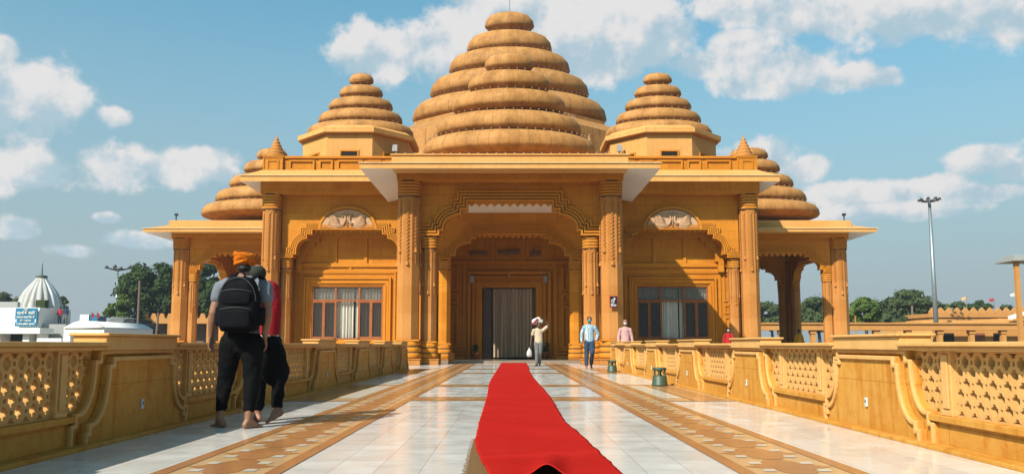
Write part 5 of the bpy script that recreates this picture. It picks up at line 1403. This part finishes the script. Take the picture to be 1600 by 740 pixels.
hL, kL, aL = j(362, 535, .0), j(353, 590, .04), j(343.5, 652, .02); hR, kR, aR = j(394, 535, 0), j(394, 592, .02), j(387.5, 656, -.05)
chain(mb, [hL, kL, aL], [.09, .06, .036]); chain(mb, [hR, kR, aR], [.09, .06, .036]); chain(mb, [kL, kL.lerp(aL, .35), aL], [.058, .060, .036]); chain(mb, [kR, kR.lerp(aR, .35), aR], [.058, .060, .036])
aL.z = max(aL.z, .075); aR.z = max(aR.z, .075)
hl = Vector((aL.x+.045, aL.y+.0, 0)); foot(mb, aL, hl, hl+Vector((-.17, .17, 0)))
hr_ = Vector((aR.x-.02, aR.y-.03, 0)); foot(mb, aR, hr_, hr_+Vector((.13, .19, 0)))
part(mb, 'body', 'skin', P1, base, .0075, 4)
mb = MB()
chain(mb, [j(380, 448, .02), j(380, 480, .03), j(378, 522, .02)], [.145, .142, .150], 20, (1.22, .78))
seg(mb, j(353, 446, .02), j(408, 446, .02), .082, .082); seg(mb, j(372, 438, .02), j(392, 438, .02), .055, .055)
for a, b in ((L[0], L[1]), (Rr[0], Rr[1])): seg(mb, a, a.lerp(b, .45), .082, .078)
part(mb, 'tshirt', 'tee_grey', P1, base, .010, 4, .014, .09)
mb = MB()
seg(mb, j(377, 520, .02), j(378, 540, .02), .155, .150, 20, (1.15, .85))
for h, k_, a, e in ((hL, kL, aL, .72), (hR, kR, aR, .70)):
    chain(mb, [h, h.lerp(k_, .5), k_, k_.lerp(a, e*.5), k_.lerp(a, e)], [.122, .106, .086, .074, .060])
    seg(mb, k_.lerp(a, e), k_.lerp(a, e+.02), .062, .060)
part(mb, 'trousers', 'black', P1, base, .010, 4, .026, .08)
mb = MB(); hc = j(381, 407, .02)
mb.ball(hc+Vector((0, .0, .015)), (.098, .115, .078), 20, 12)
for i in range(7):
    t = -.5+i/6.0; mb.tube([hc+Vector((cos(q)*(.096-.03*abs(t)), sin(q)*(.116-.03*abs(t)), t*.085+(.045 if i%2 else .022)*cos(q+.7*i)+.02)) for q in [2*pi*m/20 for m in range(21)]], .0165, 8)
mb.tube([hc+Vector((.02, -.11, .05)), hc+Vector((.06, -.09, .0)), hc+Vector((.085, -.03, -.045))], .018, 8)
part(mb, 'turban', 'turban', P1, base, .006, 2)
mb = MB(); mb.ball(j(382, 419, .0), (.070, .075, .045), 14, 8); part(mb, 'hair', 'hair', P1, base, .008, 2)
mb = MB(); w = j(414, 519, .02); mb.tube([w+Vector((.036*cos(q), .036*sin(q), .008*cos(q))) for q in [2*pi*m/14 for m in range(15)]], .006, 6); mb.build('bracelet', 'steel', P1, base)
# backpack
pb = j(375, 512, -.2)
BP = thing('backpack', 'large black backpack worn by the man with the orange turban', 'backpack', pb)
mb = MB(); c = j(375, 474, -.22); rings = []
prof = [(-.285, .13, .075), (-.275, .175, .10), (-.22, .198, .125), (-.08, .205, .135), (.08, .195, .125), (.18, .170, .105), (.25, .125, .080), (.275, .07, .05)]
for z, rx, ry in prof:
    ring = []
    for m in range(36):
        a = 2*pi*m/36; ca, sa = cos(a), sin(a); e = (abs(ca)**3.4+abs(sa)**3.4)**(-1/3.4); ring.append((c.x+rx*e*ca, c.y+ry*e*sa, c.z+z))
    rings.append(ring)
mb.loft(rings); part(mb, 'main_bag', 'pack', BP, pb, .010, 3, .016, .1)
mb = MB()
for (z0, z1, w_, yy) in ((-.25, -.06, .155, -.115), (-.02, .12, .150, -.105)):
    rings = []
    for z, k_ in ((z0, .75), (z0+.02, .95), ((z0+z1)/2, 1), (z1-.02, .95), (z1, .7)):
        ring = []
        for m in range(28):
            a = 2*pi*m/28; ca, sa = cos(a), sin(a); e = (abs(ca)**4+abs(sa)**4)**(-1/4); ring.append((c.x+w_*k_*e*ca, c.y+yy+.045*k_*e*sa, c.z+z))
        rings.append(ring)
    mb.loft(rings)
part(mb, 'pocket', 'pack', BP, pb, .009, 2, .006, .08)
for s in (-1, 1):
    mb = MB(); mb.tube([c+Vector((s*.09, .04, .24)), c+Vector((s*.125, .12, .30)), c+Vector((s*.15, .24, .27)), c+Vector((s*.16, .31, .12)), c+Vector((s*.17, .27, -.10)), c+Vector((s*.19, .10, -.2))], .028, 8, (1.3, .5)); mb.build('strap', 'pack', BP, pb)
    mb = MB(); mb.smooth = True; mb.lathe([(.04, -.22), (.048, -.20), (.048, -.05), (.035, -.03)], (c.x+s*.205, c.y+.02, c.z), 14); mb.build('side_pocket', 'pack', BP, pb)
mb = MB(); mb.tube([c+Vector((.05*cos(q), -.02, .275+.045*sin(q))) for q in [pi*m/8 for m in range(9)]], .011, 6); mb.build('handle', 'pack', BP, pb)
mb = MB()
for z in (-.045, .135): mb.tube([c+Vector((-.15+.3*m/10, -.145-.012*sin(pi*m/10), z-.02*(abs(m-5)/5)**2)) for m in range(11)], .004, 5)
mb.tube([c+Vector((.19*cos(q), -.10, .02+.24*sin(q))) for q in [pi*m/16 for m in range(17)]], .005, 5)
mb.build('zip', 'socket_dark', BP, pb)

# ---- the man in the red t-shirt, mostly hidden behind him
g1 = GX(405, 659); D = g1.y+.05; base = Vector((g1.x, D, 0))
P2 = thing('person', 'man in red t-shirt and baggy black trousers walking barefoot beside the man with the backpack', 'person', base)
mb = MB(); hc = j(402, 430)
head(mb, hc, (-.45, 1, -.4), 1.0); seg(mb, j(404, 438, -.02), j(410, 447, 0), .056, .062)
chain(mb, [j(414, 455), j(417, 485), j(414, 520)], [.12, .115, .12], 16, (1.1, .8))
A0, A1, A2 = j(398, 452, -.02), j(394, 490, .12), j(400, 520, .2); chain(mb, [A0, A1, A2], [.055, .045, .03]); hand(mb, A2, (.1, .3, -.8), (1, 0, 0), 1, .5)
B0, B1, B2 = j(427, 452, .05), j(424, 492, .2), j(416, 515, .30); chain(mb, [B0, B1, B2], [.055, .045, .03]); hand(mb, B2, (-.2, .5, -.8), (-1, 0, 0), 1, .5)
hL, kL, aL = j(408, 535), j(404, 595, .05), j(402.5, 650, 0); hR, kR, aR = j(421, 535), j(436, 580, .02), j(433, 637, -.05)
chain(mb, [hL, kL, aL], [.085, .058, .036]); chain(mb, [hR, kR, aR], [.085, .058, .036])
aL.z = max(aL.z, .075)
hl = Vector((aL.x+.03, aL.y-.03, 0)); foot(mb, aL, hl, hl+Vector((-.13, .18, 0)))
toe = GX(415, 661); foot(mb, aR, Vector((aR.x+.05, aR.y-.03, .07)), Vector((toe.x, toe.y+.0, 0)))
part(mb, 'body', 'skin_foot', P2, base, .008, 4)
mb = MB(); chain(mb, [j(413, 455, 0), j(418, 480, 0), j(415, 522)], [.145, .140, .135], 20, (1.12, .85)); seg(mb, j(402, 450, -.01), j(424, 450, .02), .085, .085)
for a, b in ((A0, A1), (B0, B1)): seg(mb, a, a.lerp(b, .5), .078, .076)
part(mb, 'tshirt', 'tee_red', P2, base, .010, 4, .014, .1)
mb = MB(); seg(mb, j(415, 524), j(415, 530), .135, .13, 18, (1.12, .85)); part(mb, 'undershirt', 'white_cloth', P2, base, .010, 3)
mb = MB(); seg(mb, j(415, 532), j(416, 545), .140, .145, 18, (1.1, .9))
chain(mb, [hL, hL.lerp(kL, .5), kL, kL.lerp(aL, .75)], [.125, .115, .095, .065]); chain(mb, [hR, hR.lerp(kR, .55), kR, kR.lerp(aR, .45), kR.lerp(aR, .92)], [.135, .130, .115, .070, .060])
seg(mb, j(411, 560, -.02), j(426, 592, -.02), .12, .08)
part(mb, 'trousers', 'black', P2, base, .010, 4, .03, .09)
mb = MB(); mb.ball(hc+Vector((0, 0, .03)), (.098, .112, .088), 16, 10); seg(mb, hc+Vector((-.05, .09, .01)), hc+Vector((-.09, .15, -.005)), .05, .04, 10, (1, .25)); part(mb, 'cap', 'cap', P2, base, .008, 3)

# ---- general standing / walking figure from a dictionary of joints
def figure(label, base, Jn, mats, k=1.0, face=(0, -1, 0), vox=.016, hair='hair', mask=None, longs=True, head_wear=None, hide=()):
    P = thing('person', label, 'person', base); J = {a: Vector(b) for a, b in Jn.items()}
    skin, shirt, pants = mats; mb = MB()
    head(mb, J['head'], face, k); seg(mb, J['head']-Vector((0, 0, .09*k)), J['neck'], .05*k, .058*k, 10)
    chain(mb, [J['neck']-Vector((0, 0, .12*k)), J['hip']+Vector((0, 0, .2*k)), J['hip']], [.11*k, .105*k, .115*k], 14, (1.2, .8))
    for s in 'LR':
        chain(mb, [J['sh'+s], J['el'+s], J['wr'+s]], [.050*k, .042*k, .028*k], 10); hand(mb, J['wr'+s], J['ha'+s]-J['wr'+s], (0, -1, .1), k, .5)
        hp = J['hip']+Vector((-.085*k if s == 'L' else .085*k, 0, -.03*k)); chain(mb, [hp, J['kn'+s], J['an'+s]], [.08*k, .055*k, .036*k], 10)
        d = Vector(J['toe'+s]-J['an'+s]); d.z = 0; d.normalize(); he = Vector((J['an'+s].x, J['an'+s].y, base.z))-d*.05*k; foot(mb, Vector((J['an'+s].x, J['an'+s].y, max(J['an'+s].z, base.z+.07*k))), he, he+d*.24*k, k)
    part(mb, 'body', skin, P, base, vox*.75, 3)
    mb = MB(); chain(mb, [J['neck']-Vector((0, 0, .13*k)), J['hip']+Vector((0, 0, .22*k)), J['hip']-Vector((0, 0, .02*k))], [.125*k, .132*k, .135*k], 18, (1.2, .82))
    for s in 'LR': seg(mb, J['neck']-Vector((0, 0, .035*k)), J['sh'+s]-Vector((0, 0, .02*k)), .070*k, .060*k, 12)
    for s in 'LR':
        if longs: chain(mb, [J['sh'+s], J['el'+s], J['el'+s].lerp(J['wr'+s], .88)], [.068*k, .058*k, .044*k], 12)
        else: seg(mb, J['sh'+s], J['sh'+s].lerp(J['el'+s], .65), .070*k, .066*k, 12)
    part(mb, 'shirt', shirt, P, base, vox, 3, .012*k, .1)
    mb = MB(); seg(mb, J['hip']+Vector((0, 0, .02*k)), J['hip']-Vector((0, 0, .06*k)), .125*k, .12*k, 16, (1.18, .88))
    for s in 'LR':
        hp = J['hip']+Vector((-.085*k if s == 'L' else .085*k, 0, -.05*k)); chain(mb, [hp, J['kn'+s], J['kn'+s].lerp(J['an'+s], .92)], [.105*k, .080*k, .064*k], 12)
    part(mb, 'trousers', pants, P, base, vox, 3, .016*k, .1)
    if hair:
        mb = MB(); f = Vector(face).normalized(); c = J['head']-f*.018*k+Vector((0, 0, .035*k)); mb.ball(c, (.086*k, .094*k, .085*k), 14, 8); part(mb, 'hair', hair, P, base, .010, 2)
    if mask:
        mb = MB(); f = Vector(face).normalized(); c = J['head']+f*.060*k-Vector((0, 0, .035*k)); mb.ball(c, (.066*k, .062*k, .048*k), 14, 8); part(mb, 'face_mask', mask, P, base, .010, 2)
    return P, J
def stand(px, D, H, z0=0.0):
    """neutral joints for a person of height H at px, depth D"""
    x = V(px, 520, D).x; k = H/1.75; q = lambda a, b, z: Vector((x+a*k, D+b*k, z0+z*k))
    return k, Vector((x, D, z0)), {'head': q(0, -.02, 1.63), 'neck': q(0, 0, 1.48), 'hip': q(0, 0, .93), 'shL': q(-.175, 0, 1.385), 'shR': q(.175, 0, 1.385), 'elL': q(-.24, .02, 1.13), 'elR': q(.24, .02, 1.13), 'wrL': q(-.26, -.04, .88), 'wrR': q(.26, -.04, .88), 'haL': q(-.26, -.06, .78), 'haR': q(.26, -.06, .78), 'knL': q(-.10, -.03, .50), 'knR': q(.10, -.03, .50), 'anL': q(-.11, .02, .08), 'anR': q(.11, .02, .08), 'toeL': q(-.13, -.15, 0), 'toeR': q(.13, -.15, 0)}
# checked shirt
k, b0, J = stand(921, 29.2, 1.88)
q = lambda a, b, z: b0+Vector((a, b, z))*k
J.update(elL=q(-.27, .03, 1.14), wrL=q(-.27, -.05, .86), haL=q(-.27, -.09, .76), elR=q(.30, .05, 1.15), wrR=q(.22, -.03, .93), haR=q(.17, -.05, .86), knL=q(-.11, -.05, .50), anL=q(-.13, -.16, .08), toeL=q(-.14, -.4, 0), knR=q(.08, -.12, .52), anR=q(.07, .20, .12), toeR=q(.09, -.1, 0))
figure('man in blue and white checked shirt, jeans and teal face mask walking towards the camera', b0, J, ('skin', 'check', 'jeans'), k, (0, -1, -.1), mask='mask')
# cream shirt with bundle
g = GX(841, 571.5)
k, b0, J = stand(841.5, g.y, 1.80); q = lambda a, b, z: b0+Vector((a, b, z))*k
J.update(elR=q(.40, -.02, 1.58), wrR=q(.27, -.04, 1.76), haR=q(.16, -.05, 1.80), elL=q(-.27, .02, 1.12), wrL=q(-.31, -.04, .84), haL=q(-.32, -.06, .75), knL=q(-.07, -.10, .50), anL=q(-.08, -.05, .08), knR=q(.05, -.02, .50), anR=q(.04, .15, .08), toeR=q(.04, -.05, 0), head=q(.02, -.05, 1.58))
figure('man in cream t-shirt and grey trousers carrying a bundle on his head', b0, J, ('skin_dark', 'cream_cloth', 'grey_trouser'), k, (0, -1, -.35), longs=False)
mb = MB(); c = q(-.05, -.02, 1.76)
seg(mb, c+Vector((-.12, 0, -.05)), c+Vector((.06, 0, .03)), .12, .12, 14); seg(mb, c+Vector((.10, -.02, -.03)), c+Vector((.17, -.02, -.04)), .095, .08, 12)
t = thing('bundle', 'white cloth bundle with red stripe held on the head of the cream-shirted man', 'bundle', c)
part(mb, 'sack', 'white_cloth', t, c, .014, 3, .02, .1)
mb = MB(); mb.tube([c+Vector((.01, -.135, .07)), c+Vector((-.05, -.140, .0)), c+Vector((-.14, -.13, -.10)), c+Vector((-.20, -.10, -.15))], .035, 8); mb.build('stripe', 'bundle_red', t, c)
mb = MB(); c = q(-.36, -.05, .50); mb.smooth = True
mb.lathe([(.03, -.16), (.10, -.13), (.115, -.04), (.095, .07), (.045, .14), (.02, .22)], c, 18, sy=.7)
o = mb.build('carrier_bag', 'white_cloth', None, c); tag(o, 'small white carrier bag hanging from the hand of the man in the cream t-shirt', 'bag')
mb = MB(); 
# pink shirt
k, b0, J = stand(977, 30.3, 1.80)
figure('man in pink shirt and white mask behind the far end of the right balustrade', b0, J, ('skin', 'pink', 'grey_trouser'), k, (-.2, -1, 0), hair='skin', mask='mask_white')
k, b0, J = stand(1138, 38, 1.66); J['elR'].y -= .1
figure('person in red clothes with pale face mask near the right wing wall', b0, J, ('skin_dark', 'red_cloth', 'red_cloth'), k, (-.3, -1, 0), mask='mask_white')
k, b0, J = stand(1248, 45.2, 1.72)
figure('person in yellow clothes standing with back turned between the right pavilion columns', b0, J, ('skin_dark', 'yellow_cloth', 'yellow_cloth'), k, (.2, 1, 0))
for px_, lab, m_, H in ((80, 'person in white on the low roof right of the blue sign', 'white_cloth', 1.7), (92, 'person in brown on the low roof below the white spire', 'bundle_red', 1.6), (101, 'person in dark clothes at the right end of the low roof', 'jeans', 1.7)):
    k, b0, J = stand(px_, 72.5, H, V(80, 506, 72.5).z)
    figure(lab, b0, J, ('skin_dark', m_, 'grey_trouser'), k, (.2, -1, 0), vox=.03)
